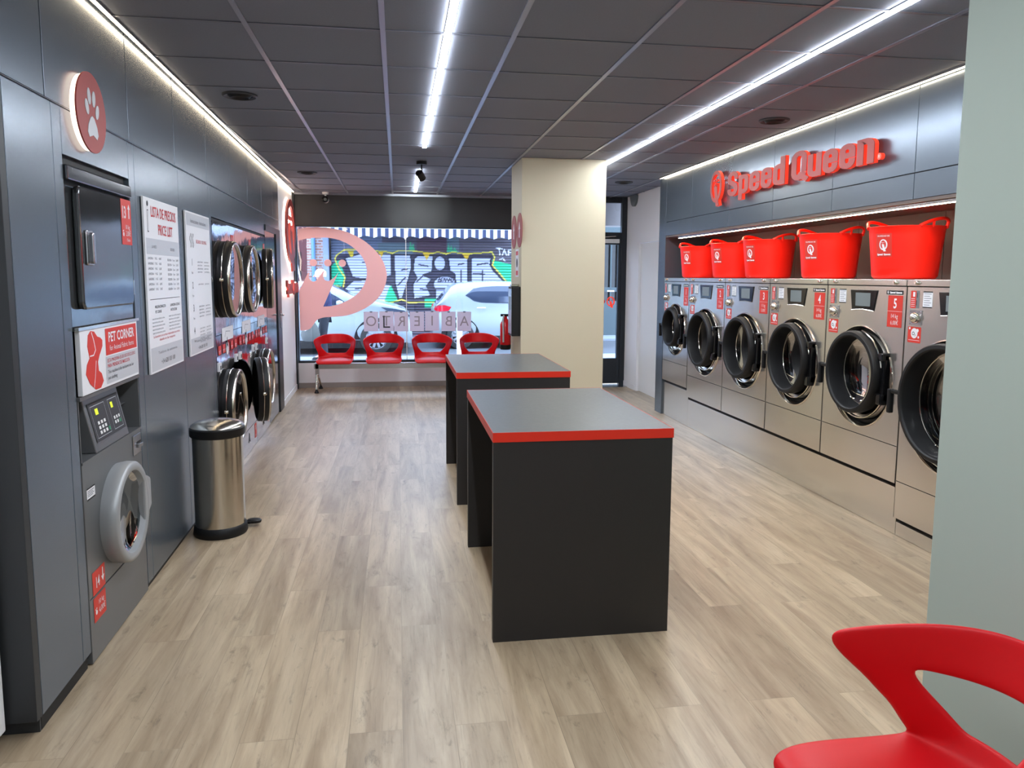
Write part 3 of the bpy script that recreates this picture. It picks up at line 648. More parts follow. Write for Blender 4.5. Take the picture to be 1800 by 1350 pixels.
# ------------------------------------------------------------------ red moulded chairs
def seat_shell():
    rows = [(.238, .398, .205, 0, 0), (.245, .422, .225, 0, 0), (.20, .437, .236, 0, .004), (.10, .435, .240, 0, .008), (0, .430, .240, 0, .010), (-.10, .432, .236, .012, .012), (-.17, .448, .230, .055, .008),
            (-.195, .478, .230, .105, .004), (-.208, .505, .236, .150, .028), (-.214, .560, .246, .184, 0), (-.218, .595, .254, .218, 0), (-.224, .634, .262, .268, .0), (-.235, .685, .270, .318, -.012), (-.245, .735, .268, .330, -.032), (-.248, .764, .258, .300, -.050)]
    hz = {8: .125, 9: .168, 10: .190, 11: .200}
    nu = 25; b = MB(); G = []; uh = .75
    for ri, (x, z, w_, curl, lift) in enumerate(rows):
        R = []
        for k in range(nu):
            u = -1+2*k/(nu-1); au = abs(u); sg = 1 if u >= 0 else -1
            q = hz.get(ri, w_*uh*(1 if ri < 7 else .95)); py = au/uh*q if au <= uh else q+(au-uh)/(1-uh)*(w_-q); r_ = py/w_
            R.append(b.v((x+curl*r_**2.4, sg*py, z+lift*r_**(4 if ri > 10 else 2))))
        G.append(R)
    for i in range(len(rows)-1):
        for k in range(nu-1):
            um = abs(-1+2*(k+.5)/(nu-1))
            if 8 <= i < 11 and um < uh: continue
            b.f([G[i][k], G[i][k+1], G[i+1][k+1], G[i+1][k]])
    return b
def make_seat(parent):
    t = seat_shell().build('seat_shell', 'redseat', parent, smooth=True, solid=.017, subsurf=2, autos=180)
    return t
bench = thing('waiting_bench', 'row of four red moulded seats on chrome legs under the window', 'bench', (.12, 10.12, 0), -PI/2)
b = MB(); b.box(-.03, .03, -1.23, 1.75, .315, .385); b.build('beam', 'alu', bench, bevel=.003)
for ly in (-1.19, 1.7):
    b = MB(); b.box(-.03, .03, ly-.025, ly+.025, .19, .40); b.build('post', 'alu', bench, bevel=.004)
    b = MB(); b.tube([(-.02, ly, .2), (.0, ly, .245), (.04, ly, .23), (.08, ly-.005, .05)], [.012, .016, .018, .014], 10); lg = b.build('leg', 'chrome', bench, smooth=True)
    b = MB(); b.lathe([(0, 0), (0, .03), (.012, .028), (.05, .010), (.05, 0)], axis='z', c=(.08, ly-.005, 0), seg=18); b.build('foot', 'black', lg, smooth=True)
    b = MB(); b.tube([(.02, ly, .2), (.0, ly, .24), (-.06, ly+.005, .22), (-.32, ly+.01, .05)], [.012, .014, .016, .012], 10); lg = b.build('leg', 'chrome', bench, smooth=True)
    b = MB(); b.lathe([(0, 0), (0, .03), (.012, .028), (.05, .010), (.05, 0)], axis='z', c=(-.32, ly+.01, 0), seg=18); b.build('foot', 'black', lg, smooth=True)
proto_seat = None
for sx in (-.83, -.193, .446, 1.087):
    if proto_seat is None: proto_seat = make_seat(bench); c = proto_seat
    else: c = proto_seat.copy(); col.objects.link(c); c.parent = bench
    c.location = (0, sx-.12, 0)
    b = MB(); b.box(-.05, .05, -.08, .08, .386, .425); b.build('bracket', 'black', c)
fb = thing('waiting_bench', 'large red moulded seat on a dark beam in the right foreground corner', 'bench', (1.105, 1.315, 0), PI)
b = MB(); b.box(-.03, .03, -.1, .93, .315, .385); b.build('beam', 'alu', fb, bevel=.003)
for ly in (.15, .8):
    b = MB(); b.box(-.03, .03, ly-.025, ly+.025, .15, .32); b.tube([(.25, ly, .03), (0, ly, .18), (-.2, ly, .03)], .016, 10); b.build('leg', 'chrome', fb, bevel=.002)
c = proto_seat.copy(); col.objects.link(c); c.parent = fb; c.location = (0, 0, 0)
b = MB(); b.box(-.05, .05, -.08, .08, .386, .425); b.build('bracket', 'black', c)

# ------------------------------------------------------------------ waste bin
t = thing('waste_bin', 'stainless pedal bin with black rim and base beside the left wall', 'bin', (-1.075, 4.60, 0), 0)
b = MB(); b.lathe([(.055, .135), (.06, .143), (.60, .143), (.60, .13)], axis='z', seg=48); b.build('body', 'bronze', t, smooth=True)
b = MB(); b.lathe([(0, 0), (0, .150), (.012, .156), (.055, .150), (.062, .143)], axis='z', seg=48); b.build('base', 'black', t, smooth=True)
b = MB(); b.lathe([(.598, .12), (.598, .150), (.606, .156), (.648, .157), (.656, .150), (.656, .13)], axis='z', seg=48); b.build('rim', 'black', t, smooth=True)
b = MB(); b.lathe([(.656, .152), (.664, .148), (.682, .12), (.695, .06), (.698, 0)], axis='z', seg=48); b.build('lid', 'bronze', t, smooth=True)
b = MB(); b.box(.10, .16, .07, .10, .02, .035); b.lathe([(.02, 0), (.02, .035), (.034, .038), (.042, .03), (.044, 0)], axis='z', seg=24, sy=1.2, sz=.8, c=(.175, .10, 0)); b.build('pedal', 'black', t, smooth=True)

# ------------------------------------------------------------------ left wall: pet corner
dry = onleft('tumble_dryer', 'dark grey wall dryer numbered 13 with a square door, under the paw disc', 'dryer', 3.405, 0)
w2 = .362
b = MB(); b.m('dryerfront'); b.box(-.6, -.005, -w2, w2, 1.345, 1.88); b.build('body', parent=dry, bevel=.004)
b = MB(); b.box(-.3, .012, -w2, w2, 1.90, 1.955); b.build('top_bar', 'dryerfront', dry, bevel=.006)
b = MB(); b.box(-.6, -.02, -w2, w2, 1.88, 1.99); b.build('shadow_gap', 'joint', dry)
def rrect(y0, y1, z0, z1, r, n=4):
    P = []
    for cx, cz, a in ((y1-r, z1-r, 0), (y0+r, z1-r, 90), (y0+r, z0+r, 180), (y1-r, z0+r, 270)): P += arc(cx, cz, r, a, a+90, n)
    return P
b = MB(); b.prism(rrect(-.300, .300, 1.412, 1.886, .03), -.003, .022); dd = b.build('door', 'dryerfront', dry, bevel=.008)
b = MB(); b.prism(rrect(-.262, -.19, 1.583, 1.72, .012), .022, .03); b.prism(rrect(-.255, -.228, 1.59, 1.71, .01), .03, .05); b.build('handle', 'alu', dd, bevel=.004)
b = MB(); b.m('redlabel'); b.quad(.165, .299, 1.682, 1.883, .0235); b.m('board'); b.text('13', .075, .205, 1.80, .0243, 'C', .75, .02); b.ribbon([(.268, 1.80), (.268, 1.85)], .010, .0238, .0243); b.prism([(.252, 1.842), (.284, 1.842), (.268, 1.864)], .0238, .0244); b.text('10 kg', .028, .245, 1.752, .0243, 'C'); b.text('2,00€', .032, .25, 1.722, .0243, 'C', .85); b.text('15min', .02, .25, 1.697, .0243, 'C')
b.disc(.187, 1.728, .010, .0243, 10); b.disc(.181, 1.742, .004, .0243, 8); b.disc(.189, 1.744, .004, .0243, 8); b.build('number_label', parent=dd)
for z_ in (1.82, 1.49):
    b = MB(); b.box(.0, .02, .303, .316, z_-.035, z_+.035); b.build('hinge', 'chrome', dd, bevel=.003)
# pet corner plate
t = onleft('notice_board', 'white and red PET CORNER plate with a dog and cat silhouette', 'sign', 3.405, 1.078, .0)
b = MB(); b.box(-.005, .014, -.345, .335, .002, .256); b.build('plate', 'board', t, bevel=.002)
b = MB(); b.m('redlabel'); b.quad(-.08, .318, .133, .245, .0148); b.m('boardgrey'); b.quad(-.088, .325, .013, .128, .0148)
b.m('board'); b.text('PET CORNER', .058, .12, .188, .0154, 'C', fit=.33, bold=.02); b.text('for Animal Fabric Items', .032, .12, .15, .0154, 'C', fit=.31)
b.m('inkred'); b.text('ESTA MAQUINA ES DE USO EXCLUSIVO', .022, -.07, .103, .0154, fit=.36); b.text('PARA PRENDAS DE MASCOTA', .022, -.07, .080, .0154, fit=.28, bold=.01); b.m('ink'); b.text('This machine is for exclusive use for', .022, -.07, .055, .0154, fit=.33); b.text('pet clothing', .022, -.07, .030, .0154, fit=.11); b.build('print', parent=t)
def K(P): return [(-.345+p[0]*.24, .01+p[1]*.24) for p in P]
b = MB(); b.m('redlabel')
b.prism(K([(.35, .55), (.28, .75), (.33, .93), (.45, .99), (.60, .97), (.72, .88), (.86, .85), (.95, .80), (.94, .70), (.86, .62), (.78, .55), (.70, .45), (.72, .30), (.84, .24), (.92, .10), (.78, .0), (.55, .0), (.32, .12), (.16, .30), (.22, .45)]), .0142, .0155)
b.m('board'); b.ribbon(K([(.47, .97), (.56, .82), (.62, .66), (.52, .58), (.36, .58)]), .005, .015, .0158); b.ribbon(K([(.62, .48), (.58, .34), (.54, .2), (.47, .04)]), .004, .015, .0158)
b.build('silhouette', parent=t)
# washer 14 with slanted control shelf
ws = onleft('washing_machine', 'grey built-in washer numbered 14 with a pale round door, low on left wall', 'washing machine', 3.405, 0)
b = MB(); b.m('steel_dark'); b.hole_plate(-w2, w2, .268, .815, 0, .50, .19, 0); b.box(-.6, 0, -w2, w2, .004, .262); b.box(-.6, -.001, -w2, -w2+.01, .26, .815); b.box(-.6, -.001, w2-.01, w2, .26, .815); b.m('joint'); b.box(-.6, -.006, -w2, w2, .26, .27); b.build('body', parent=ws, bevel=.002)
b = MB(); b.m('black'); b.box(-.22, -.20, -w2, w2, .82, 1.07); b.m('steel_dark'); b.box(-.2, .004, -w2, w2, .812, .822); b.box(-.2, .0, -w2, -w2+.006, .82, 1.07); b.box(-.2, .0, w2-.006, w2, .82, 1.07); b.box(-.2, .008, -w2, w2, 1.062, 1.077); b.box(-.2, -.06, -w2, w2, .94, .944); b.build('control_recess', parent=ws)
b = MB(); b.hexa([(-.19, -.20, .823), (.0, -.20, .823), (.0, .20, .823), (-.19, .20, .823), (-.19, -.20, 1.055), (-.05, -.20, 1.055), (-.05, .20, 1.055), (-.19, .20, 1.055)]); cp = b.build('control_panel', 'steel_dark', ws, bevel=.004)
def sl(z): return -.05*(z-.823)/.232+.001
def slq(b, y0, y1, z0, z1, o=.001):
    y0, y1 = y0*.92+.005, y1*.92+.005
    b.f([b.v((sl(z0)+o, y0, z0)), b.v((sl(z0)+o, y1, z0)), b.v((sl(z1)+o, y1, z1)), b.v((sl(z1)+o, y0, z1))])
b = MB(); b.m('ink'); slq(b, -.19, .19, .86, 1.02, .0012); b.m('boardgrey')
for (a, c) in ((-.17, .0), (.045, .165)):
    for q in ((a, c, .873, .875), (a, c, 1.003, 1.005), (a, a+.0015, .873, 1.005), (c-.0015, c, .873, 1.005)): slq(b, *q, .0022)
b.m('lime'); slq(b, -.125, -.09, .965, .99, .002); slq(b, .07, .098, .965, .99, .002)
b.m('white')
for i in range(3):
    for j in range(3): slq(b, -.13+.036*i, -.108+.036*i, .925-.02*j, .938-.02*j, .003)
for i in range(3):
    for j in range(2): slq(b, .068+.03*i, .086+.03*i, .915-.02*j, .928-.02*j, .003)
b.m('keygreen'); slq(b, -.024, -.003, .884, .9, .003); slq(b, .128, .15, .893, .908, .0034); b.build('keypad', parent=cp)
b = MB(); b.lathe([(-.01, .212), (.03, .220), (.062, .218), (.070, .210), (.072, .192), (.067, .180), (.04, .174), (-.03, .166)], 0, .515, 56); b.build('door_ring', 'ringgrey', ws, smooth=True, autos=45)
b = MB(); b.lathe([(.042, .175), (.025, .15), (.012, .08), (.008, 0)], 0, .515, 40); b.build('door_glass', 'doorglass', ws, smooth=True)
b = MB(); b.lathe([(-.03, .172), (-.45, .2), (-.45, 0)], 0, .515, 36); b.build('drum', 'drumsteel', ws, smooth=True)
b = MB()
for xx, q in ((-.01, .158), (-.035, .150), (-.06, .14)): b.lathe([(xx+.003*math.cos(a), q+.003*math.sin(a)) for a in [2*PI*k/8 for k in range(8)]], 0, .515, 40, closed=True)
b.build('drum_lip', 'chrome', ws, smooth=True)
b = MB(); b.hexa([(.02, .17, .40), (.07, .15, .42), (.07, .25, .47), (.02, .25, .45), (.02, .17, .66), (.07, .15, .64), (.07, .25, .60), (.02, .25, .62)]); b.build('door_handle', 'ringgrey', ws, bevel=.01)
b = MB(); b.m('alu'); b.box(0, .006, .235, .345, .705, .80); b.m('joint'); b.quad(.275, .335, .755, .765, .0065); b.m('alu'); b.box(.006, .02, .28, .33, .735, .755); b.build('soap_drawer', parent=ws, bevel=.003)
b = MB(); label_card(b, -.33, -.245, .66, .71, .001, 4); b.build('rating_label', parent=ws)
b = MB(); b.m('redlabel'); b.quad(-.325, -.19, .267, .362, .0012); b.quad(-.325, -.195, .155, .256, .0012); b.m('board'); b.text('14', .062, -.27, .29, .0018, 'C', .75, .02); b.ribbon([(-.216, .31), (-.216, .35)], .008, .0014, .0018); b.prism([(-.232, .316), (-.2, .316), (-.216, .292)], .0014, .0019); b.text('10 kg', .028, -.245, .215, .0018, 'C'); b.text('4,00€', .034, -.24, .178, .0018, 'C', .85); b.disc(-.3, .192, .010, .0018, 10); b.disc(-.308, .205, .004, .0018, 8); b.disc(-.298, .208, .004, .0018, 8); b.build('number_label', parent=ws)
b = MB(); b.box(-.01, .018, -w2, w2, 1.345-.012, 1.345); struct(b, 'trim_7', 'chrome', loc=LW(3.405), rotz=LR)
# paw disc
t = onleft('paw_sign', 'round red disc with a grey paw print and lit rim', 'sign', 3.27, 2.185)
b = MB(); b.lathe([(.002, .05), (.002, .146), (.022, .150), (.022, 0)], 0, 0, 56); b.build('lit_rim', 'halo', t, smooth=True)
b = MB(); b.lathe([(.023, .155), (.029, .155), (.029, 0)], 0, 0, 56); b.build('face', 'redsign', t)
b = MB()
for (py, pz, a, c, r_) in ((-.045, .012, .017, .03, 20), (-.022, .048, .017, .032, 8), (.020, .046, .017, .032, -8), (.048, .010, .017, .03, -20)):
    q = []
    for i in range(20):
        u, v = a*math.cos(2*PI*i/20), c*math.sin(2*PI*i/20); th = math.radians(r_); q.append((py*1.15+u*math.cos(th)-v*math.sin(th), pz*1.25+u*math.sin(th)+v*math.cos(th)))
    b.prism(q, .029, .031)
b.prism([(-.055, -.08), (-.045, -.05), (-.02, -.02), (0, -.012), (.02, -.02), (.045, -.05), (.055, -.08), (.04, -.098), (.02, -.092), (0, -.086), (-.02, -.092), (-.04, -.098)], .029, .031); b.build('paw_print', 'boardgrey', t)
# boards
rnd = random.Random(3)
t = onleft('price_board', 'white price list board with red heading, nearer of the two wall boards', 'sign', 4.245, 1.05)
b = MB(); b.box(.004, .014, -.315, .315, 0, .88); b.build('panel', 'board', t, bevel=.001)
X = .0146; b = MB(); b.m('boardgrey'); b.quad(-.30, .30, .60, .68, X); b.quad(-.30, .30, .01, .13, X); b.m('inkred'); b.text('LISTA DE PRECIOS', .075, .03, .79, X+.0006, 'C', fit=.46, bold=.012); b.text('PRICE LIST', .075, .05, .705, X+.0006, 'C', fit=.27, bold=.012)
b.m('ink'); b.ribbon([(-.255, .71), (-.255, .82)], .02, X, X+.0004); b.disc(-.255, .85, .014, X+.0005, 12); b.m('board'); b.ribbon([(-.255, .715), (-.255, .815)], .013, X+.0004, X+.0007)
b.m('inkgrey'); b.text('LAVADO', .022, -.17, .632, X+.0006, 'C'); b.text('SECADO', .022, .17, .628, X+.0006, 'C')
for i in range(7): b.text('LAVADORA %d' % (i+1), .017, -.285, .575-.026*i, X+.0006, fit=.09, bold=.01); b.text('%d KG' % (7+2*(i//2)), .017, -.17, .575-.026*i, X+.0006, fit=.04); b.text('%d,00€' % (4+i//2), .017, -.10, .575-.026*i, X+.0006, fit=.045); b.text('SECADORA', .017, .06, .572-.026*i, X+.0006, fit=.08, bold=.01); b.text('15 min', .017, .16, .572-.026*i, X+.0006, fit=.045); b.text('2,00€', .017, .23, .572-.026*i, X+.0006, fit=.05)
b.m('ink'); b.quad(-.28, .28, .372, .375, X+.0004); b.m('ink'); b.text('MAQUINA DE MASCOTA', .02, -.2, .328, X+.0006, fit=.19, bold=.01); b.text('PET CORNER', .02, -.2, .302, X+.0006, fit=.11, bold=.01); b.text('LAVADORA OZONO', .02, .08, .328, X+.0006, fit=.19, bold=.01); b.text('WATER OZONE', .02, .08, .302, X+.0006, fit=.13, bold=.01)
b.m('inkgrey')
for i in range(5): b.text('texto de instrucciones y avisos', .014, -.26, .27-.018*i, X+.0006, fit=.22-.03*(i % 2)); b.text('texto de uso de la maquina', .014, .04, .272-.018*i, X+.0006, fit=.24-.03*(i % 2))
b.m('inkred'); b.text('La lavanderia no se hace responsable de prendas', .018, 0, .178, X+.0006, 'C', fit=.5); b.text('dejadas en las maquinas', .018, 0, .158, X+.0006, 'C', fit=.3)
b.m('inkgrey'); b.text('Telefono de asistencia', .02, 0, .09, X+.0006, 'C', fit=.36); b.m('ink'); b.text('+34 628 103 100', .035, 0, .035, X+.0006, 'C', fit=.26); b.build('print', parent=t)
t = onleft('instruction_board', 'white drying instruction board with four numbered steps, nearer the stacked dryers', 'sign', 5.045, 1.055)
b = MB(); b.box(.004, .014, -.315, .315, 0, .875); b.build('panel', 'board', t, bevel=.001)
b = MB(); b.m('boardgrey'); b.quad(-.30, .30, .79, .865, X); b.quad(-.30, .30, .01, .105, X); b.m('inkgrey'); b.text('Instrucciones · Instructions', .035, 0, .81, X+.0006, 'C', fit=.4)
b.m('ink')
for i in range(3): b.ribbon([(-.22+.035*i+.012*math.sin(k*1.1), .66+.012*k) for k in range(8)], .006, X, X+.0005)
b.m('inkred'); b.text('SECADO / DRYING', .032, .06, .69, X+.0006, 'C', fit=.28)
for i in range(4):
    zz = .55-.14*i; b.m('ink'); b.text(str(i+1), .06, -.2, zz, X+.0006, 'C', .7, .01); b.text('Paso', .02, -.2, zz-.05, X+.0006, 'C'); b.m('inkgrey')
    for j in range(1 if i == 1 else 4 + (i == 3)): b.text('pulse el boton', .016, -.06, zz+.02-.021*j, X+.0006, fit=.14-.02*(j % 2)); b.text('press the button', .016, .12, zz+.02-.021*j, X+.0006, fit=.14-.02*((j+1) % 2))
b.m('inkgrey'); b.text('Telefono de asistencia', .02, 0, .075, X+.0006, 'C', fit=.36); b.m('ink'); b.text('+34 628 103 100', .03, 0, .028, X+.0006, 'C', fit=.24); b.build('print', parent=t)

# ------------------------------------------------------------------ stacked dryers
def round_door(t, cy, cz, r):
    b = MB(); b.lathe([(-.01, r-.02), (.0, r-.002), (.07, r), (.076, r-.006), (.076, r-.02)], cy, cz, 56); rg = b.build('door_ring', 'black', t, smooth=True, autos=60)
    b = MB(); b.lathe([(.074, r-.002), (.088, r-.006), (.093, r-.016), (.088, r-.028), (.074, r-.032)], cy, cz, 56); b.build('chrome_rim', 'bronze', rg, smooth=True, autos=70)
    b = MB(); b.lathe([(.030, r+.003), (.033, r+.006), (.036, r+.003)], cy, cz, 56, closed=False); b.build('outer_rim', 'bronze', rg, smooth=True)
    b = MB(); b.lathe([(.076, r-.03), (.074, r-.1), (.070, r-.2), (.068, 0)], cy, cz, 48); b.build('door_glass', 'glassmirror', rg, smooth=True)
    b = MB(); b.lathe([(.022, 0), (.022, .014), (.045, .014), (.05, .010), (.05, 0)], cy-r-.004, cz, 16); b.build('latch', 'chrome', rg, smooth=True)
    return rg
def make_stack():
    t = thing('stacked_dryer', '', 'dryer'); w_ = .806
    b = MB(); b.m('mirror'); b.box(-.7, 0, .003, w_-.003, 1.12, 1.925); b.box(-.7, 0, .003, w_-.003, .215, .97); b.box(-.7, 0, .003, w_-.003, .004, .21); b.box(-.7, -.002, .003, w_-.003, .975, 1.115); b.m('joint'); b.box(-.69, -.006, .0, w_, 0, 1.945); b.build('body', parent=t)
    u_ = round_door(t, .375, 1.515, .285); l_ = round_door(t, .375, .56, .28); u_['up'] = 1; l_['up'] = 0
    b = MB(); b.m('board'); b.quad(.2, .62, 1.06, 1.16, .0015); b.m('inkgrey'); b.ribbon([(.3, 1.09), (.34, 1.13), (.5, 1.12)], .004, .0015, .002); b.m('redlabel')
    for i in range(5): b.quad(.06+.15*i, .06+.15*i+.10, .975, 1.04, .0015)
    b.m('board'); b.disc(.38, 1.0, .05, .002, 20)
    b.m('board')
    for i in range(5): b.quad(.07+.15*i, .14+.15*i, 1.0, 1.004, .002); b.quad(.07+.15*i, .12+.15*i, .99, .993, .002)
    b.build('control_strip', parent=t)
    for yy, zz in ((.38, 1.035), (.38, .125)):
        b = MB(); b.m('black'); b.prism([(yy-.035, zz-.03), (yy, zz-.012), (yy+.035, zz-.03), (yy+.012, zz+.01), (yy, zz+.05), (yy-.012, zz+.01)], 0, .003); b.build('badge', parent=t)
    for yy in (.08, .72):
        b = MB(); b.m('board'); b.box(0, .01, yy-.03, yy+.03, .86, .92); b.m('black'); b.quad(yy-.02, yy+.02, .87, .9, .0105); b.build('lock_plate', parent=t)
    return t
def stack_label(t, up, dn):
    for nm, z1, z0 in ((up, 1.86, 1.72), (dn, .2, .07)):
        b = MB(); b.m('redlabel'); b.quad(.66, .76, z0, z1, .0015); b.m('board'); b.text(nm, .06, .71, z1-.06, .002, 'C', .8, .01); b.text('16 kg', .025, .71, z0+.015, .002, 'C', .85); b.build('number_label', parent=t)
ps = make_stack(); sl_ = ['polished stacked dryer column next to the instruction board', 'polished stacked dryer column in the middle of the three', 'polished stacked dryer column farthest, beside the mirror door']
for i, (nu, nd) in enumerate((('11', '12'), ('9', '10'), ('7', '8'))):
    t = ps if i == 0 else copy_tree(ps); s = 5.5+.808*i; t.location = LW(s); t.rotation_euler = (0, 0, LR); tag(t, sl_[i], 'dryer', 'stacked dryers on the left wall')
    for ch in t.children:
        if 'up' in ch and ((i == 1 and ch['up'] == 0) or (i == 2 and ch['up'] == 1)):      # doors standing ajar
            th = math.radians(15 if i == 1 else 8); hy = .375+.28; ch.rotation_euler = (0, 0, th); ch.location = (hy*math.sin(th), hy-hy*math.cos(th), 0)
for t, (a, c) in zip([ps]+[o for o in bpy.data.objects if o.name.startswith('stacked_dryer.')], (('11', '12'), ('9', '10'), ('7', '8'))): stack_label(t, a, c)
# mirror door with black frame at the end
mdr = bpy.data.objects.new('door_3', None); col.objects.link(mdr); mdr['kind'] = 'structure'; mdr.location = LW(7.93); mdr.rotation_euler = (0, 0, LR)
b = MB(); b.box(-.05, .0, .005, .76, .02, 2.0); b.build('door_leaf', 'dryerfront', mdr)
b = MB(); b.m('alublack'); b.box(-.05, .012, .76, 1.08, 0, 2.06); b.box(-.05, .012, 0, .76, 2.0, 2.06); b.build('door_frame', parent=mdr, bevel=.002)
b = MB(); b.m('alu'); b.box(.012, .02, .90, .94, .95, 1.15); b.tube([(.01, .92, 1.1), (.05, .92, 1.1), (.055, .80, 1.1)], .01, 8); b.build('handle', 'alu', mdr, smooth=True)

# lit Q sign and lettering on the white wall end
t = onleft('logo_sign', 'tall red Q symbol glowing on the white wall beside the window', 'sign', 9.88, 1.97); t.scale = (1, 1.4, 1)
b = MB(); qlogo(b, .0, .13, .80, .02, .045); b.build('face', 'redsign', t); b = MB(); qlogo(b, .0, .13, .79, .004, .019); b.build('lit_back', 'halo2', t)
t = onleft('word_sign', 'small red glowing lettering under the Q symbol on the white wall', 'sign', 9.80, 1.30); t.scale = (1, 1.3, 1)
b = MB(); brandword(b, 'Speed', -.46, .02, .17, .44, .035, .06); brandword(b, 'Queen', .03, .02, .17, .44, .035, .06); b.build('face', 'redsign', t)
b = MB(); b.box(.004, .03, -.44, .45, .03, .16); b.build('lit_back', 'halo2', t)

# ------------------------------------------------------------------ pillar fittings (left face of pillar, x = 1.165)
PF = lambda y, z: (1.165, y, z)
for (y, lab, kind) in ((7.53, 'round red sticker with white arrows on the pillar, nearer the window', 0), (7.18, 'round red sticker with a white arrow on the pillar, nearer the camera', 1)):
    t = thing('round_sticker', lab, 'sticker', PF(y, 1.99), PI, 'round red stickers on the pillar')
    b = MB(); b.lathe([(0, .165), (.004, .165), (.004, 0)], 0, 0, 40); b.build('disc', 'redsign', t)
    b = MB(); b.prism([(-.018, -.07), (.018, -.07), (.018, .01), (.045, .01), (0, .08), (-.045, .01), (-.018, .01)], .004, .0055); b.build('print', 'board', t)
t = thing('notice_plate', 'narrow upright safety notice below the round stickers on the pillar', 'sign', PF(7.32, 1.545), PI)
b = MB(); b.box(0, .003, -.09, .09, 0, .27); b.build('plate', 'board', t); b = MB(); b.m('redlabel'); b.quad(-.07, .07, .21, .25, .0035); b.quad(-.07, .07, .015, .06, .0035); b.m('ink'); b.disc(0, .135, .045, .0035); b.build('print', parent=t)
t = thing('payment_terminal', 'black wall-mounted payment box on the side of the pillar', 'payment terminal', (1.164, 7.21, .975), PI)
b = MB(); b.box(0, .085, -.11, .11, 0, .475); b.build('case', 'black', t, bevel=.006)
b = MB(); b.box(.085, .088, -.10, .10, .02, .455); b.build('front_plate', 'alu', t); b = MB(); b.quad(-.07, .07, .25, .38, .0886); b.build('display', 'lcd', t)
b = MB(); b.box(0, .08, -.05, .03, .476, .50); b.build('top_bracket', 'bronze', t, bevel=.004)
t = thing('fire_extinguisher', 'red fire extinguisher hanging on the pillar below the payment box', 'fire extinguisher', (1.09, 7.60, .80))
b = MB(); b.lathe([(0, 0), (0, .045), (.02, .055), (.26, .055), (.30, .035), (.32, .018), (.34, .018)], axis='z', seg=28); b.build('cylinder', 'extred', t, smooth=True)
b = MB(); b.lathe([(0, 0), (0, .05), (.02, .058), (.05, .0565)], axis='z', seg=28); b.build('base_ring', 'black', t, smooth=True)
b = MB(); b.box(-.05, .03, -.012, .012, .34, .365); b.build('valve', 'black', t, bevel=.004)
b = MB(); b.tube([(-.02, -.02, .35), (-.035, -.06, .30), (-.03, -.065, .18), (-.03, -.062, .08)], .009, 8); b.build('hose', 'boardgrey', t, smooth=True)
b = MB(); b.box(.05, .075, -.02, .02, .15, .33); b.build('bracket', 'alu', t)
t = thing('wall_half_disc', 'small grey flat half-disc high on the white wall by the door', 'fitting', (3.2, 9.95, 2.50), PI)
b = MB(); b.prism([(-.16, .15), (.12, .15)]+arc(-.0, .13, .13, -5, -150, 12), 0, .03); b.build('half_disc', 'lcd', t)  # thin flat grey half-disc set against the white wall

# ------------------------------------------------------------------ window vinyl and letters
O = [(-1.337, 2.167), (-1.217, 2.192), (-1.083, 2.201), (-.909, 2.191), (-.721, 2.155), (-.559, 2.089), (-.41, 1.995), (-.275, 1.865), (-.194, 1.741), (-.154, 1.616), (-.148, 1.533), (-.171, 1.421), (-.221, 1.309), (-.312, 1.196), (-.424, 1.112), (-.563, 1.042), (-.715, .994), (-.88, .98), (-.989, .974), (-1.057, .96), (-1.112, .932), (-1.154, .876), (-1.196, .821), (-1.264, .793), (-1.337, .794)]
I = [(-1.337, 2.011), (-1.22, 2.044), (-1.086, 2.058), (-.939, 2.06), (-.791, 2.032), (-.67, 1.978), (-.576, 1.91), (-.495, 1.822), (-.449, 1.739), (-.423, 1.642), (-.424, 1.545), (-.446, 1.462), (-.489, 1.378), (-.559, 1.294), (-.656, 1.224), (-.767, 1.168), (-.876, 1.134), (-.958, 1.124), (-1.019, 1.12), (-.799, 1.605), (-.841, 1.543), (-.882, 1.508), (-.937, 1.473), (-.991, 1.487), (-1.011, 1.528), (-1.003, 1.583), (-.986, 1.604), (-1.009, 1.604), (-1.037, 1.57), (-1.072, 1.514), (-1.113, 1.473), (-1.154, 1.466), (-1.193, 1.493), (-1.203, 1.541), (-1.198, 1.603), (-1.233, 1.541), (-1.275, 1.458), (-1.337, 1.34)]
def smooth_poly(P, n=3, fixed=()):
    Q = []; L_ = len(P)
    for i in range(L_-1):
        p0 = Vector(P[max(i-1, 0)]); p1 = Vector(P[i]); p2 = Vector(P[i+1]); p3 = Vector(P[min(i+2, L_-1)])
        for k in range(n):
            t = k/n; q = .5*((2*p1)+(p2-p0)*t+(2*p0-5*p1+4*p2-p3)*t*t+(3*p1-p0-3*p2+p3)*t**3); Q.append((q.x, q.y))
    Q.append(tuple(P[-1])); return Q
O2 = smooth_poly(O[:19])+smooth_poly(O[18:])[1:]; I2 = smooth_poly(I[:19])+[(-.799, 1.605)]+smooth_poly(I[19:27])[1:]+smooth_poly(I[27:35])[0:]+smooth_poly(I[34:])[1:]
t = thing('window_decal', 'large pink Q shaped crown sticker on the left window pane', 'sticker', (0, 10.592, 0), -PI/2)
b = MB(); b.prism(O2+I2[::-1], 0, .0008); b.build('vinyl', 'decal', t)
for i, (dx, dz) in enumerate(((-1.138, 1.72), (-.946, 1.719), (-.752, 1.716))):
    b = MB(); b.lathe([(0, 0), (0, .05), (.0008, .05), (.0008, 0)], dx, dz, 28); b.build('dot', 'decal', t)
pl = [('O', -.473, 'left end of the row of window sheets, round letter'), ('T', -.262, 'paper sheet with thin T and heavy black mark'), ('R', -.058, 'paper sheet with a mirrored R, third from left'), ('E', .162, 'paper sheet with a mirrored E in the middle of the row'), ('I', .374, 'paper sheet with a single upright stroke'), ('B', .606, 'paper sheet with a mirrored B, second from right'), ('A', .828, 'paper sheet with a letter A at the right end of the row')]
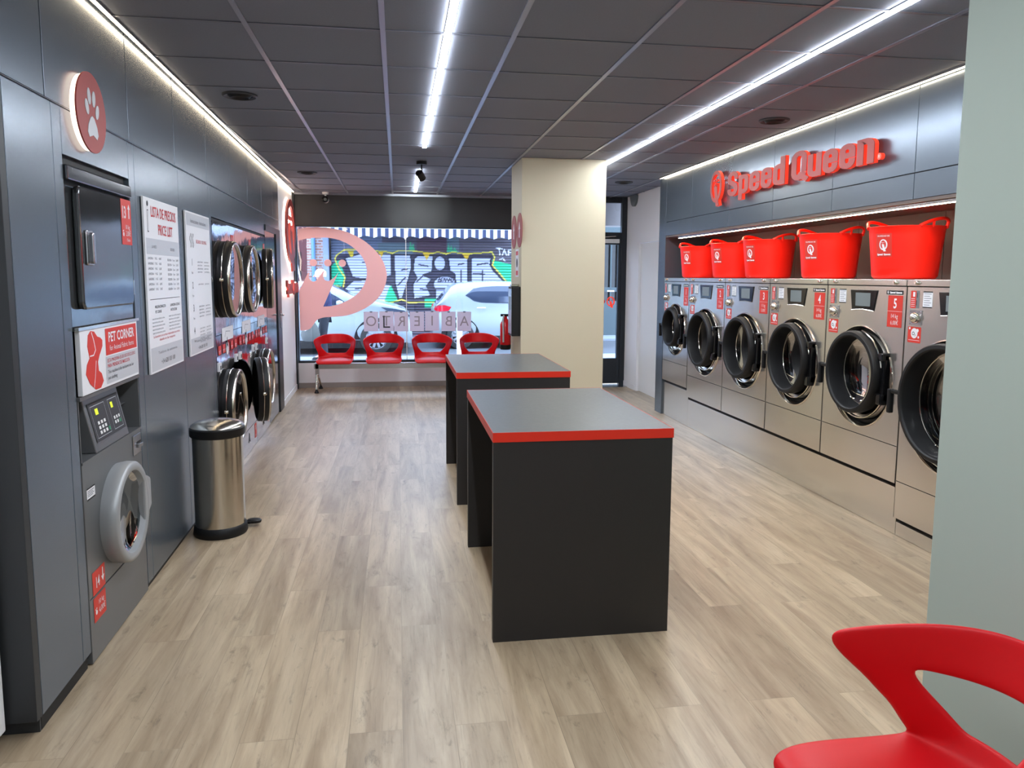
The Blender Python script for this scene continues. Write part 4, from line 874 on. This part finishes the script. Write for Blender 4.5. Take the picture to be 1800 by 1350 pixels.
pl[0] = ('O', -.473, 'paper sheet with round O, leftmost of the row')
for i, (ch, px, lab) in enumerate(pl):
    t = thing('letter_sheet', lab+' on the window', 'paper sheet', (px, 10.588, .775+.004*math.sin(i*2)), -PI/2, 'letter sheets taped to the window')
    b = MB(); b.box(0, .0008, 0, .198, 0, .275); b.build('sheet', 'paper', t)
    b = MB(); b.text(ch, .2, .10, .075, .0014, 'C', .95, 0, 4, mirror=True); b.build('letter', 'papink', t)
    if ch == 'T':
        b = MB(); b.ribbon([(.065, .215), (.065, .055), (.15, .055)], .02, .001, .002); b.build('black_mark', 'ink', t)
    b = MB(); b.box(.0005, .002, .085, .118, .262, .282); b.build('tape', 'inkgrey', t)
# logo sticker on the glass door
t = thing('door_decal', 'small red round Q sticker on the glass entrance door', 'sticker', (2.99, 10.32, 1.2), -PI/2)
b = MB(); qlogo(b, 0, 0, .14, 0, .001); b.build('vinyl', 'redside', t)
t = thing('door_decal', 'small red dot sticker left of the Q on the glass entrance door', 'sticker', (2.88, 10.32, 1.2), -PI/2)
b = MB(); b.lathe([(0, 0), (0, .03), (.001, .03), (.001, 0)], 0, 0, 20); b.build('vinyl', 'rededge', t)

# ------------------------------------------------------------------ things at the left edge
t = thing('white_door_panel', 'pale grey upright panel edge cut off at the left border of the picture', 'panel', (-1.295, 2.54, 0), 0)
b = MB(); b.box(-.035, 0, -.8, 0, .05, 2.0); b.build('leaf', 'wallwhite', t, bevel=.004)
b = MB(); b.box(.0, .006, -.76, -.03, .09, 1.96); b.build('raised_panel', 'wallwhite', t, bevel=.003)
b = MB(); b.box(-.03, -.005, -.75, -.7, 0, .05); b.build('foot', 'black', t)
b = MB(); b.box(-.03, -.005, -.1, -.05, 0, .05); b.build('foot', 'black', t)

# ------------------------------------------------------------------ street
GZ = -.06
b = MB(); b.box(-14, 16, 10.75, 15.2, GZ-.1, GZ); struct(b, 'ground_pavement', 'pave')
b = MB(); b.box(-14, 16, 15.2, 18.9, GZ-.15, GZ-.05); struct(b, 'ground_road', 'asphalt')
b = MB(); b.box(-14, 16, 18.9, 20.5, GZ-.1, GZ); struct(b, 'ground_far_pavement', 'pave')
b = MB(); b.m('facade'); b.box(-14, 16, 20.42, 20.8, GZ, 4.6)
b.build('far_building', parent=None); fbld = bpy.data.objects['far_building']; tag(fbld, 'rendered building across the street above the shutter and awning', 'building')
def xz(y): return None
t = thing('roller_shutter', 'grey roller shutter with silver, green and yellow graffiti lettering', 'shutter', (0, 20.08, 0))
xs = np.arange(-1.70, 3.1, .018); zs = np.arange(GZ, 2.85, .0165)
nx, nz = len(xs), len(zs); XX, ZZ = np.meshgrid(xs, zs)
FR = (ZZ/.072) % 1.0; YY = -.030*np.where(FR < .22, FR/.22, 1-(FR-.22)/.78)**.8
C = np.zeros((nz, nx, 3)); 
def L3(c): return np.array(lin(c)[:3])
C[:] = L3((84, 78, 92)); C[(ZZ > 2.15) & (XX > .5) & (XX < 1.3)] = L3((84, 62, 76)); C[(XX < -.4) & (ZZ > 1.9)] = L3((104, 112, 136)); C[(XX > -.5) & (XX < .42) & (ZZ > 2.1) & (ZZ < 2.4)] = L3((96, 112, 122)); C[(XX > 1.3) & (XX < 1.62) & (ZZ > 2.1)] = L3((92, 104, 116))
def inpoly(P):
    c = np.zeros(XX.shape, bool); n = len(P)
    for i in range(n):
        x1, z1 = P[i]; x2, z2 = P[i-1]
        with np.errstate(divide='ignore', invalid='ignore'): c ^= ((z1 > ZZ) != (z2 > ZZ)) & (XX < (x2-x1)*(ZZ-z1)/(z2-z1+1e-12)+x1)
    return c
def dline(P):
    d = np.full(XX.shape, 9.0)
    for (x1, z1), (x2, z2) in zip(P, P[1:]):
        dx, dz = x2-x1, z2-z1; t_ = np.clip(((XX-x1)*dx+(ZZ-z1)*dz)/(dx*dx+dz*dz+1e-9), 0, 1); d = np.minimum(d, np.hypot(XX-x1-t_*dx, ZZ-z1-t_*dz))
    return d
def paint(P, c): C[inpoly(P)] = L3(c)
def stroke(P, w_, c): C[dline(P) < w_] = L3(c)
BG = (48, 44, 66)
paint([(-1.6, 1.98), (-1.5, 2.1), (2.55, 2.15), (2.5, 1.85), (2.9, 1.4), (2.9, .6), (-1.6, .6)], BG)
paint([(-1.7, 1.80), (-1.5, 1.95), (-1.36, 1.55), (-1.50, 1.1), (-1.7, 1.0)], (20, 175, 130)); paint([(2.5, 1.98), (3.1, 1.85), (3.1, 1.3), (2.9, 1.44), (2.55, 1.78)], (30, 180, 130))
sil = (172, 176, 200)
A = [[(-1.36, 2.0), (-.97, 2.12), (-.15, 2.11), (-.15, 1.55), (-.5, 1.48), (-.95, 1.46), (-1.17, 1.50)], [(-1.4, 1.2), (-1.16, 1.42), (-.72, 1.44), (-.16, 1.30), (-.16, .85), (-1.4, .85)], [(-.09, 2.1), (.35, 2.09), (.37, 1.77), (.29, 1.47), (.12, .96), (.02, .93), (-.08, 1.39)],
     [(.43, 1.99), (.51, 2.08), (.94, 2.08), (.91, 1.65), (.67, 1.57), (.9, 1.47), (.76, 1.28), (.88, 1.02), (.41, .93), (.39, 1.32), (.5, 1.5), (.40, 1.68)],
     [(1.24+.31*math.cos(a), 1.32+.24*math.sin(a)) for a in np.linspace(0, 6.28, 22)], [(1.11+.16*math.cos(a), 1.88+.2*math.sin(a)) for a in np.linspace(0, 6.28, 20)], [(.98, 1.2), (1.0, .8), (1.6, .8), (1.5, 1.2)],
     [(1.33, 2.03), (1.86, 2.04), (1.87, 1.2), (1.55, 1.2), (1.50, 1.60), (1.37, 1.69)], [(1.95, 2.04), (2.49, 2.05), (2.46, 1.86), (2.53, 1.72), (2.82, 1.42), (2.8, 1.2), (1.95, 1.2)]]
for P in A:
    paint(P, sil); stroke(list(P)+[P[0]], .022, (30, 28, 46))
for P in ([(-.9, 1.9), (-.4, 1.85)], [(.1, 1.7), (.25, 1.72)], [(.6, 1.2), (.8, 1.18)], [(.55, 1.85), (.8, 1.8)], [(1.6, 1.85), (1.75, 1.88)], [(2.1, 1.85), (2.4, 1.9)], [(2.0, 1.62), (2.3, 1.6)], [(-1.1, 1.2), (-.7, 1.25)], [(2.25, 1.7), (2.25, 1.2)], [(1.68, 1.7), (1.68, 1.3)], [(.2, 1.5), (.0, 1.3)], [(-.5, 1.8), (-.35, 1.55)], [(.5, 1.4), (.66, 1.55)]): stroke(P, .018, (40, 38, 62))
# small tag text strokes on the round bubble
bx, bz = 1.06, 1.40
for P in ([(0, 0), (.04, .1), (.08, 0), (0, 0)], [(.12+.04*math.cos(a), .05+.05*math.sin(a)) for a in np.linspace(0, 6.3, 10)], [(.18, .09), (.2, 0), (.24, .09), (.28, 0)], [(.28, 0), (.31, .09), (.35, .0)], [(.38+.035*math.cos(a), .05+.05*math.sin(a)) for a in np.linspace(0, 6.3, 10)]): stroke([(bx+p[0], bz+p[1]) for p in P], .013, (36, 34, 60))
paint([(-.22, 1.25), (-.17, 1.28), (.02, .85), (-.36, .85)], (30, 190, 130)); paint([(.45, 2.2), (.3, 2.2), (.34, 2.48), (.38, 2.3), (.43, 2.4)], (60, 165, 120)); paint([(1.3, 2.2), (1.34, 2.42), (1.38, 2.25), (1.42, 2.38), (1.46, 2.2), (1.5, 2.32), (1.58, 2.18)], (60, 165, 120)); paint([(.7, .95), (1.1, .95), (1.1, .7), (.7, .7)], (30, 180, 130))
Yl = (216, 200, 70)
stroke([(-1.45, 1.05), (-1.36, 1.5), (-1.5, 1.7), (-1.56, 1.83), (-1.61, 1.98), (-1.55, 2.08), (-1.38, 2.2), (-1.26, 2.23), (-.27, 2.17), (-.13, 2.13), (.02, 2.2), (.39, 2.2), (.91, 2.14), (1.06, 2.18), (1.29, 2.13), (1.44, 2.18), (1.82, 2.14), (2.27, 2.17), (2.5, 2.19), (2.58, 2.06), (2.52, 1.84), (2.89, 1.42)], .016, Yl)
stroke([(-1.4, .9), (-.4, .9), (-.2, .84), (.1, .92), (.3, .84), (.9, .86), (1.1, .8)], .016, Yl)
paint([(.66, 2.16), (.86, 2.16), (.8, 2.02), (.76, 1.95), (.72, 2.05)], (205, 165, 40)); paint([(1.7, 2.15), (1.92, 2.15), (1.84, 1.98), (1.78, 2.02)], (205, 165, 40)); paint([(-1.3, 2.2), (-1.12, 2.2), (-1.15, 2.0), (-1.22, 2.05)], (190, 165, 40)); paint([(-.5, 2.15), (-.35, 2.2), (-.4, 2.02)], (205, 165, 40))
for P in ([(2.62, 2.3), (2.78, 2.28)], [(2.70, 2.29), (2.72, 2.12)], [(2.78, 2.10), (2.84, 2.26), (2.90, 2.10)], [(2.8, 2.17), (2.89, 2.17)], [(2.95, 2.10), (2.95, 2.25), (3.04, 2.25)], [(2.95, 2.18), (3.02, 2.18)], [(2.72, 2.0), (2.8, 2.03), (2.86, 1.95)]): stroke(P, .014, (225, 230, 245))
C[FR < .2] *= .42      # shade painted into the colour: slat undersides darkened
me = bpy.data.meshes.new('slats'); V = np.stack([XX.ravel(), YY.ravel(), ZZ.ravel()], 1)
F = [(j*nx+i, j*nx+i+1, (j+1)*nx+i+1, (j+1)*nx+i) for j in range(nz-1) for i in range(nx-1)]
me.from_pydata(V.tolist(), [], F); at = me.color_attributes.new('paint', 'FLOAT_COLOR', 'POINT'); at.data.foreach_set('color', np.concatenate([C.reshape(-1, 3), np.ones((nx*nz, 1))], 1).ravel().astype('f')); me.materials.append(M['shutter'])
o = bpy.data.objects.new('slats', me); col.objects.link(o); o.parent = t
b = MB(); b.box(-1.70, 3.12, .0, .06, GZ, 2.9); b.build('backing', 'facade', t)
# awning
t = thing('awning', 'striped navy and white awning with scalloped edge over the shutter', 'awning', (0, 19.1, 2.72))
sw = .094; n = 54; xa = -1.9
b = MB(); b.m('stripeN')
for i in range(n):
    b.m('stripeN' if i % 2 else 'stripeW'); x0 = xa+sw*i; x1 = x0+sw; b.hexa([(x0, 0, -.01), (x1, 0, -.01), (x1, 1.0, .5), (x0, 1.0, .5), (x0, 0, 0), (x1, 0, 0), (x1, 1.0, .51), (x0, 1.0, .51)])
b.build('canopy', parent=t)
b = MB()
for i in range(n):
    b.m('stripeN' if i % 2 else 'stripeW')
    for k in range(4):
        xa0 = xa+sw*i+sw*k/4; xa1 = xa0+sw/4; f = lambda q: -.215+.05*(abs(math.cos((q-xa)/(4*sw)*PI))**1.2 - .5)
        b.hexa([(xa0, -.004, f(xa0)), (xa1, -.004, f(xa1)), (xa1, 0, f(xa1)), (xa0, 0, f(xa0)), (xa0, -.004, 0), (xa1, -.004, 0), (xa1, 0, 0), (xa0, 0, 0)])
b.build('valance', parent=t)
b = MB(); b.tube([(xa, .02, -.01), (xa+n*sw, .02, -.01)], .02); b.build('front_bar', 'white', t)
# left end of the far facade
t = thing('brick_pier', 'pale brick pier with mortar lines left of the shutter', 'pier', (-2.22, 20.0, GZ)); b = MB(); b.box(-.08, .325, -.05, .3, 0, 2.96); b.build('brickwork', 'brick', t)
t = thing('drain_pipe', 'blue drain pipe running down the brick pier', 'pipe', (-2.13, 19.88, GZ)); b = MB(); b.tube([(0, 0, 0), (0, 0, 2.9)], .05, 14); b.build('pipe', 'bluepipe', t, smooth=True)
t = thing('painted_pier', 'smooth blue grey pier between bricks and shutter', 'pier', (-1.815, 19.9, GZ)); b = MB(); b.box(-.07, .07, -.06, .12, 0, 2.96); b.build('post', 'bluegrey', t)
t = thing('shopfront', 'maroon shopfront with black panel left of the brick pier', 'shopfront', (-3.4, 20.0, GZ)); b = MB(); b.m('maroon'); b.box(-.8, 1.09, 0, .3, 0, 2.96); b.m('black'); b.box(.6, .95, -.02, 0, 1.6, 2.2); b.build('front', parent=t); b = MB(); b.tube([(.80, -.05, 2.9), (.85, -.06, 1.9), (.96, -.05, 1.3), (.95, -.05, .9)], .02, 8); b.build('cable', 'white', t, smooth=True)
# green gate seen through the entrance door
t = thing('iron_gate', 'dark green barred gate across the street seen through the entrance', 'gate', (5.8, 20.05, GZ))
b = MB(); b.m('green'); b.box(-.8, .8, 0, .05, 0, .95); b.box(-.8, .8, 0, .05, 1.2, 1.32); b.box(-.8, .8, 0, .05, 2.5, 2.96)
for i in range(0, 17, 2): b.box(-.8+.1*i-.02, -.8+.1*i+.02, -.01, .03, .9, 2.6)
b.build('bars', parent=t); b = MB(); b.box(-.8, .8, .1, .14, 0, 2.9); b.build('backing', 'blackg', t); b = MB(); b.box(-.1, .1, -.02, 0, 1.2, 1.24); b.build('letter_slot', 'alu', t)
t = thing('bollard', 'white street bollard in front of the rear wheel of the right car', 'bollard', (1.24, 15.25, GZ-.05)); b = MB(); b.lathe([(0, .06), (.8, .06), (.84, .05), (.86, 0)], axis='z', seg=20); b.build('post', 'white', t, smooth=True)

# cars: outline of the side (x along the car, z up), lofted across with a barrelled section
def make_car(t, outline, belt, wb, L_, width, glass, wheels, wr, arch, roofz):
    # outline: upper silhouette as (x,z); bottom at sill
    b = MB(); ny = 13; sill = .22; G = []
    for k in range(ny):
        v = -1+2*k/(ny-1); R = []
        for (x, z) in outline:
            R.append((x, v, z))
        G.append(R)
    nxp = len(outline); lev = 9
    # side surfaces: for each station x, section points go from sill up the side, round over roof
    V = []
    for (x, z) in outline:
        bz = min(belt(x), z-.02); col_ = []
        endt = max(0, 1-min(x-outline[0][0], outline[-1][0]-x)/.45); hwid = width/2*(1-.16*endt**2)
        cab = max(0, (z-bz))
        for s in range(lev):      # sill .. belt
            q = s/(lev-1); zz = sill+(bz-sill)*q; yy = hwid*(.94+.06*math.sin(PI*min(1, q*1.15)))
            col_.append((x, yy, zz))
        for s in range(1, 6):     # belt .. roof edge leaning in
            q = s/5; zz = bz+cab*math.sin(q*PI/2)**(.9)*.97; yy = hwid*.97-(.30*min(cab, .6))*q**1.5 ; col_.append((x, yy, zz))
        yy_e = col_[-1][1]
        for s in range(1, 6): q = s/5; col_.append((x, yy_e*(1-q), bz+cab*(.97+.03*math.sin(q*PI/2))))
        V.append(col_)
    for sgn in (-1, 1):
        g = [[b.v((p[0], sgn*p[1], p[2])) for p in c_] for c_ in V]
        for a, c_ in zip(g, g[1:]):
            for i in range(len(a)-1): b.f([a[i], a[i+1], c_[i+1], c_[i]])
        for e in (g[0], g[-1]): b.f(e+[b.v((e[0].co.x, 0, sill))])
    body = b.build('body', 'carwhite', t, smooth=True, autos=50)
    def side_y(x, z):
        i = 0
        while i < len(outline)-2 and outline[i+1][0] < x: i += 1
        best = None
        for c_ in (V[i], V[i+1]):
            for p, q in zip(c_, c_[1:]):
                if min(p[2], q[2]) <= z <= max(p[2], q[2])+1e-6:
                    f_ = (z-p[2])/(q[2]-p[2]+1e-9); y_ = p[1]+(q[1]-p[1])*f_; best = y_ if best is None else max(best, y_)
        return best if best is not None else width/2*.8
    for (P, mt, nm) in glass:
        for sgn in (-1, 1) if nm != 'lamp_near' else (-1,):
            b = MB(); lo_ = []; hi_ = []; 
            n_ = 12; xs_ = [p[0] for p in P]; x0, x1 = min(xs_), max(xs_); cols = []
            for i in range(n_+1):
                x = x0+(x1-x0)*(i+.0001*(i == 0)-.0001*(i == n_))/n_; zz = []
                for (a, c_) in zip(P, P[1:]+P[:1]):
                    if (a[0]-x)*(c_[0]-x) <= 0 and abs(a[0]-c_[0]) > 1e-9: zz.append(a[1]+(c_[1]-a[1])*(x-a[0])/(c_[0]-a[0]))
                if len(zz) < 2: zz = [P[0][1], P[0][1]+.001]
                z0, z1 = min(zz), max(zz); cols.append([b.v((x, sgn*(side_y(x, z0+(z1-z0)*j/5)+.006), z0+(z1-z0)*j/5)) for j in range(6)])
            for a, c_ in zip(cols, cols[1:]):
                for j in range(5): b.f([a[j], a[j+1], c_[j+1], c_[j]])
            b.build(nm, mt, t, smooth=True)
    for wx in wheels:
        for sgn in (-1, 1):
            yy = sgn*(width/2-.09)
            b = MB(); pr_ = [(yy-.1, 0), (yy-.1, wr), (yy+.095*sgn, wr), (yy+.1*sgn, wr*.97), (yy+.1*sgn, wr*.68), (yy+.07*sgn, wr*.64)]
            rings = []
            seg = 36
            for (h, r_) in pr_: rings.append([b.v((wx+r_*math.cos(2*PI*i/seg), h, wr+r_*math.sin(2*PI*i/seg))) for i in range(seg)] if r_ > 0 else None)
            for A_, B_ in zip(rings[1:], rings[2:]):
                for i in range(seg): b.f([A_[i], A_[(i+1) % seg], B_[(i+1) % seg], B_[i]])
            wh = b.build('wheel', 'tyre', t, smooth=True)
            b = MB(); ye = yy+.085*sgn
            for k in range(10):
                a = 2*PI*k/10; c1, s1 = math.cos(a), math.sin(a); p = []
                for (r_, wd_) in ((.03, .02), (wr*.64, .028)):
                    for q in (-1, 1): p.append((wx+r_*c1-q*wd_*s1, ye, wr+r_*s1+q*wd_*c1))
                f_ = [b.v(p[i]) for i in (0, 1, 3, 2)]; b.f(f_)
            ri = [[b.v((wx+r_*math.cos(2*PI*i/36), ye, wr+r_*math.sin(2*PI*i/36))) for i in range(36)] for r_ in (wr*.6, wr*.68)]
            for i in range(36): b.f([ri[0][i], ri[0][(i+1) % 36], ri[1][(i+1) % 36], ri[1][i]])
            b.build('rim', 'alu', wh)
            # arch cladding
            b = MB(); y_a = sgn*(width/2+.004); N_ = 20
            q0 = [[b.v((wx+r_*math.cos(PI*i/N_), y_a-sgn*(.0 if r_ > wr+.02 else .04), wr+r_*math.sin(PI*i/N_)-.02)) for i in range(N_+1)] for r_ in (wr*.85, arch)]
            for i in range(N_): b.f([q0[0][i], q0[0][i+1], q0[1][i+1], q0[1][i]])
            b.build('arch_trim', 'black', t, smooth=True)
    b = MB(); 
    for sgn in (-1, 1): b.box(outline[0][0]+.25, outline[-1][0]-.2, sgn*width/2*.955-.012, sgn*width/2*.955+.012, .14, .30)
    b.box(outline[0][0]+.1, outline[-1][0]-.1, -width/2*.9, width/2*.9, .13, .24); b.build('sill_cladding', 'black', t)
# right car, rear at its left
RZ = GZ-.05
t = thing('parked_car', 'white hatchback with black wheel trims at the right, tail lamp towards the middle', 'car', (.78, 17.85, RZ), 0, 'white parked cars')
out = [(0, .40), (.01, .62), (.03, .88), (.10, 1.00), (.22, 1.13), (.32, 1.28), (.42, 1.42), (.55, 1.49), (.95, 1.535), (1.4, 1.55), (2.0, 1.54), (2.5, 1.48), (2.9, 1.32), (3.15, 1.13), (3.4, 1.04), (3.75, .97), (3.93, .82), (3.98, .5)]
make_car(t, out, lambda x: .98+.07*max(0, 1-x/.5)-.02*max(0, (x-3)), 0, 0, 1.72,
         [([(.74, 1.22), (.80, 1.32), (.98, 1.40), (1.4, 1.435), (2.1, 1.43), (2.6, 1.33), (2.95, 1.12), (2.6, 1.05), (1.6, 1.04), (1.02, 1.06), (.86, 1.12)], 'carglass', 'side_window'), ([(.03, .90), (.06, .98), (.26, 1.00), (.42, .96), (.36, .87), (.10, .85)], 'taillamp', 'tail_lamp')], (.62, 3.2), .31, .44, 1.5)
b = MB(); b.hexa([(.10, -.58, 1.03), (.16, -.62, 1.01), (.16, .62, 1.01), (.10, .58, 1.03), (.345, -.50, 1.33), (.43, -.56, 1.36), (.43, .56, 1.36), (.345, .50, 1.33)]); b.build('rear_window', 'carglass', t)
b = MB()
for px in (1.0, 1.9): b.box(px, px+.2, -.885, -.865, .93, .955)
b.build('door_handle', 'white', t, bevel=.006)
# left car, nose to the right
t = thing('parked_car', 'white car at the left of the window, bonnet and headlamp pointing right', 'car', (.30, 16.86, RZ), PI, 'white parked cars')
out = [(0, .38), (.01, .60), (.06, .84), (.16, .94), (.35, 1.01), (.7, 1.10), (.98, 1.16), (1.25, 1.24), (1.45, 1.34), (1.72, 1.46), (2.1, 1.53), (2.6, 1.53), (3.2, 1.46), (3.6, 1.28), (3.95, 1.05), (4.1, .9), (4.15, .5)]
make_car(t, out, lambda x: .92+.06*min(1, max(0, x-.4)) if x > 0 else .9, 0, 0, 1.74,
         [([(1.36, 1.08), (1.62, 1.26), (1.95, 1.41), (2.6, 1.43), (3.2, 1.34), (3.5, 1.16), (3.2, 1.06), (1.5, 1.04)], 'carglass', 'side_window'), ([(.06, .80), (.10, .90), (.36, .96), (.66, 1.0), (.40, .84), (.2, .76)], 'carglass', 'headlamp')], (.76, 3.3), .335, .46, 1.5)
b = MB(); b.hexa([(1.16, -.62, 1.185), (1.22, -.66, 1.18), (1.22, .66, 1.18), (1.16, .62, 1.185), (1.66, -.52, 1.46), (1.76, -.54, 1.465), (1.76, .54, 1.465), (1.66, .52, 1.46)]); b.build('windscreen', 'carglass', t)
for s in (-1, 1):
    b = MB(); b.lathe([(-.08, 0), (-.07, .05), (0, .085), (.06, .06), (.07, 0)], 0, 0, 16, 1.2, .85); o = b.build('wing_mirror', 'carwhite', t, smooth=True); o.location = (1.50, s*.96, 1.08)

# ------------------------------------------------------------------ passer-by
def skin_mesh(name, pts, edges, radii, mt, parent, root=0, sub=2):
    me = bpy.data.meshes.new(name); me.from_pydata(pts, edges, []); bm = bmesh.new(); bm.from_mesh(me); ly = bm.verts.layers.skin.verify(); bm.verts.ensure_lookup_table()
    for i, r in enumerate(radii): bm.verts[i][ly].radius = r if isinstance(r, tuple) else (r, r); bm.verts[i][ly].use_root = (i == root)
    bm.to_mesh(me); bm.free(); me.materials.append(M[mt]); o = bpy.data.objects.new(name, me); col.objects.link(o); o.parent = parent
    s = o.modifiers.new('skin', 'SKIN'); s.use_smooth_shade = True; q = o.modifiers.new('sub', 'SUBSURF'); q.levels = q.render_levels = sub; return o
per = thing('person', 'person in navy jacket and dark trousers passing outside with a grey bag', 'person', (-1.36, 14.4, GZ), 0)
# body faces -x
pts = [(0, 0, .92), (0, 0, 1.10), (-.01, 0, 1.28), (-.02, 0, 1.42), (-.04, 0, 1.49), (-.07, 0, 1.56), (-.08, 0, 1.66),
       (0, -.09, .86), (-.03, -.10, .48), (.0, -.10, .09), (-.11, -.10, .04), (0, .09, .86), (-.09, .10, .48), (-.10, .10, .09), (-.21, .10, .04),
       (-.02, -.17, 1.38), (.02, -.21, 1.12), (-.10, -.19, .92), (-.14, -.185, .87), (-.02, .17, 1.38), (.0, .21, 1.12), (-.14, .15, .95), (-.19, .12, .90)]
ed = [(0, 1), (1, 2), (2, 3), (3, 4), (4, 5), (5, 6), (0, 7), (7, 8), (8, 9), (9, 10), (0, 11), (11, 12), (12, 13), (13, 14), (3, 15), (15, 16), (16, 17), (17, 18), (3, 19), (19, 20), (20, 21), (21, 22)]
ra = [(.12, .15), (.11, .13), (.12, .15), (.10, .13), .05, .085, .09, .085, .055, .04, .035, .085, .055, .04, .035, .055, .045, .032, .035, .055, .045, .032, .035]
skin_mesh('body', pts, ed, ra, 'skin', per)
skin_mesh('jacket', [(0, 0, .80), (0, 0, 1.0), (0, 0, 1.2), (-.02, 0, 1.40), (-.03, 0, 1.47), (-.02, -.19, 1.37), (.02, -.22, 1.12), (-.08, -.20, .95), (-.02, .19, 1.37), (0, .22, 1.12), (-.12, .16, .97)],
          [(0, 1), (1, 2), (2, 3), (3, 4), (3, 5), (5, 6), (6, 7), (3, 8), (8, 9), (9, 10)], [(.15, .19), (.145, .175), (.15, .18), (.13, .16), .075, .075, .065, .055, .075, .065, .055], 'navy', per)
skin_mesh('trousers', [(0, 0, .92), (0, -.09, .82), (-.03, -.10, .48), (0, -.10, .08), (0, .09, .82), (-.09, .10, .48), (-.10, .10, .08)], [(0, 1), (1, 2), (2, 3), (0, 4), (4, 5), (5, 6)], [(.125, .14), .10, .075, .065, .10, .075, .065], 'darkcloth', per)
for sx, sy in ((0, -.10), (-.10, .10)):
    b = MB(); b.lathe([(0, 0), (0, .05), (.03, .052), (.06, .04), (.08, 0)], axis='z', seg=20, sy=2.3, c=(sx-.05, sy, 0)); b.build('shoe', 'black', per, smooth=True)
b = MB(); b.lathe([(-.02, .092), (.03, .1), (.08, .09), (.12, .05), (.13, 0)], axis='z', seg=24, sy=1.1, c=(-.06, 0, 1.60)); b.build('hair', 'hair', per, smooth=True)
b = MB(); b.tube([(-.165, 0, 1.62), (-.19, 0, 1.585), (-.165, 0, 1.575)], [.008, .014, .01], 8); b.build('nose', 'skin', per, smooth=True)
for sy in (-.032, .032):
    b = MB(); b.lathe([(-.008, 0), (-.006, .008), (0, .010)], sy, 1.63, 12); o = b.build('eye', 'ink', per, smooth=True); o.location.x = -.158
    b = MB(); b.lathe([(-.01, .0), (0, .022), (.01, 0)], 0, 0, 12, .7, 1.3); o = b.build('ear', 'skin', per, smooth=True); o.location = (-.07, 2.9*sy, 1.61); o.rotation_euler = (0, 0, PI/2)
b = MB(); b.box(-.168, -.155, -.022, .022, 1.545, 1.552); b.build('mouth', 'redlabel', per)
for k in range(5):
    for (hx, hy, hz) in ((-.14, -.185, .87), (-.19, .12, .90)):
        l_ = (.05, .06, .065, .06, .04)[k]; b = MB(); oy = -.028+.014*k
        if k == 4: b.tube([(hx-.01, hy+.03, hz), (hx-.04, hy+.04, hz-.02), (hx-.05, hy+.03, hz-.045)], [.010, .009, .007], 8)
        else: b.tube([(hx-.02, hy+oy, hz-.02), (hx-.035, hy+oy, hz-.02-l_*.5), (hx-.02, hy+oy, hz-.02-l_*.85), (hx-.0, hy+oy, hz-.02-l_*.8)], [.009, .009, .008, .007], 8)
        b.build('finger', 'skin', per, smooth=True)
bagt = thing('drawstring_bag', 'grey canvas drawstring bag held by the passer-by', 'bag', (-1.60, 14.12, .34))
b = MB(); b.lathe([(0, 0), (0, .10), (.03, .15), (.12, .175), (.24, .15), (.34, .09), (.39, .05), (.44, .06), (.44, 0)], axis='z', seg=28, sy=1, sz=.6); b.build('sack', 'bag', bagt, smooth=True)
b = MB(); b.tube([(-.08, -.10, .38), (-.12, -.12, .30), (-.08, -.12, .20), (0, -.115, .24), (.03, -.1, .34), (-.02, -.08, .40)], .006, 6); b.build('cord', 'white', bagt, smooth=True)
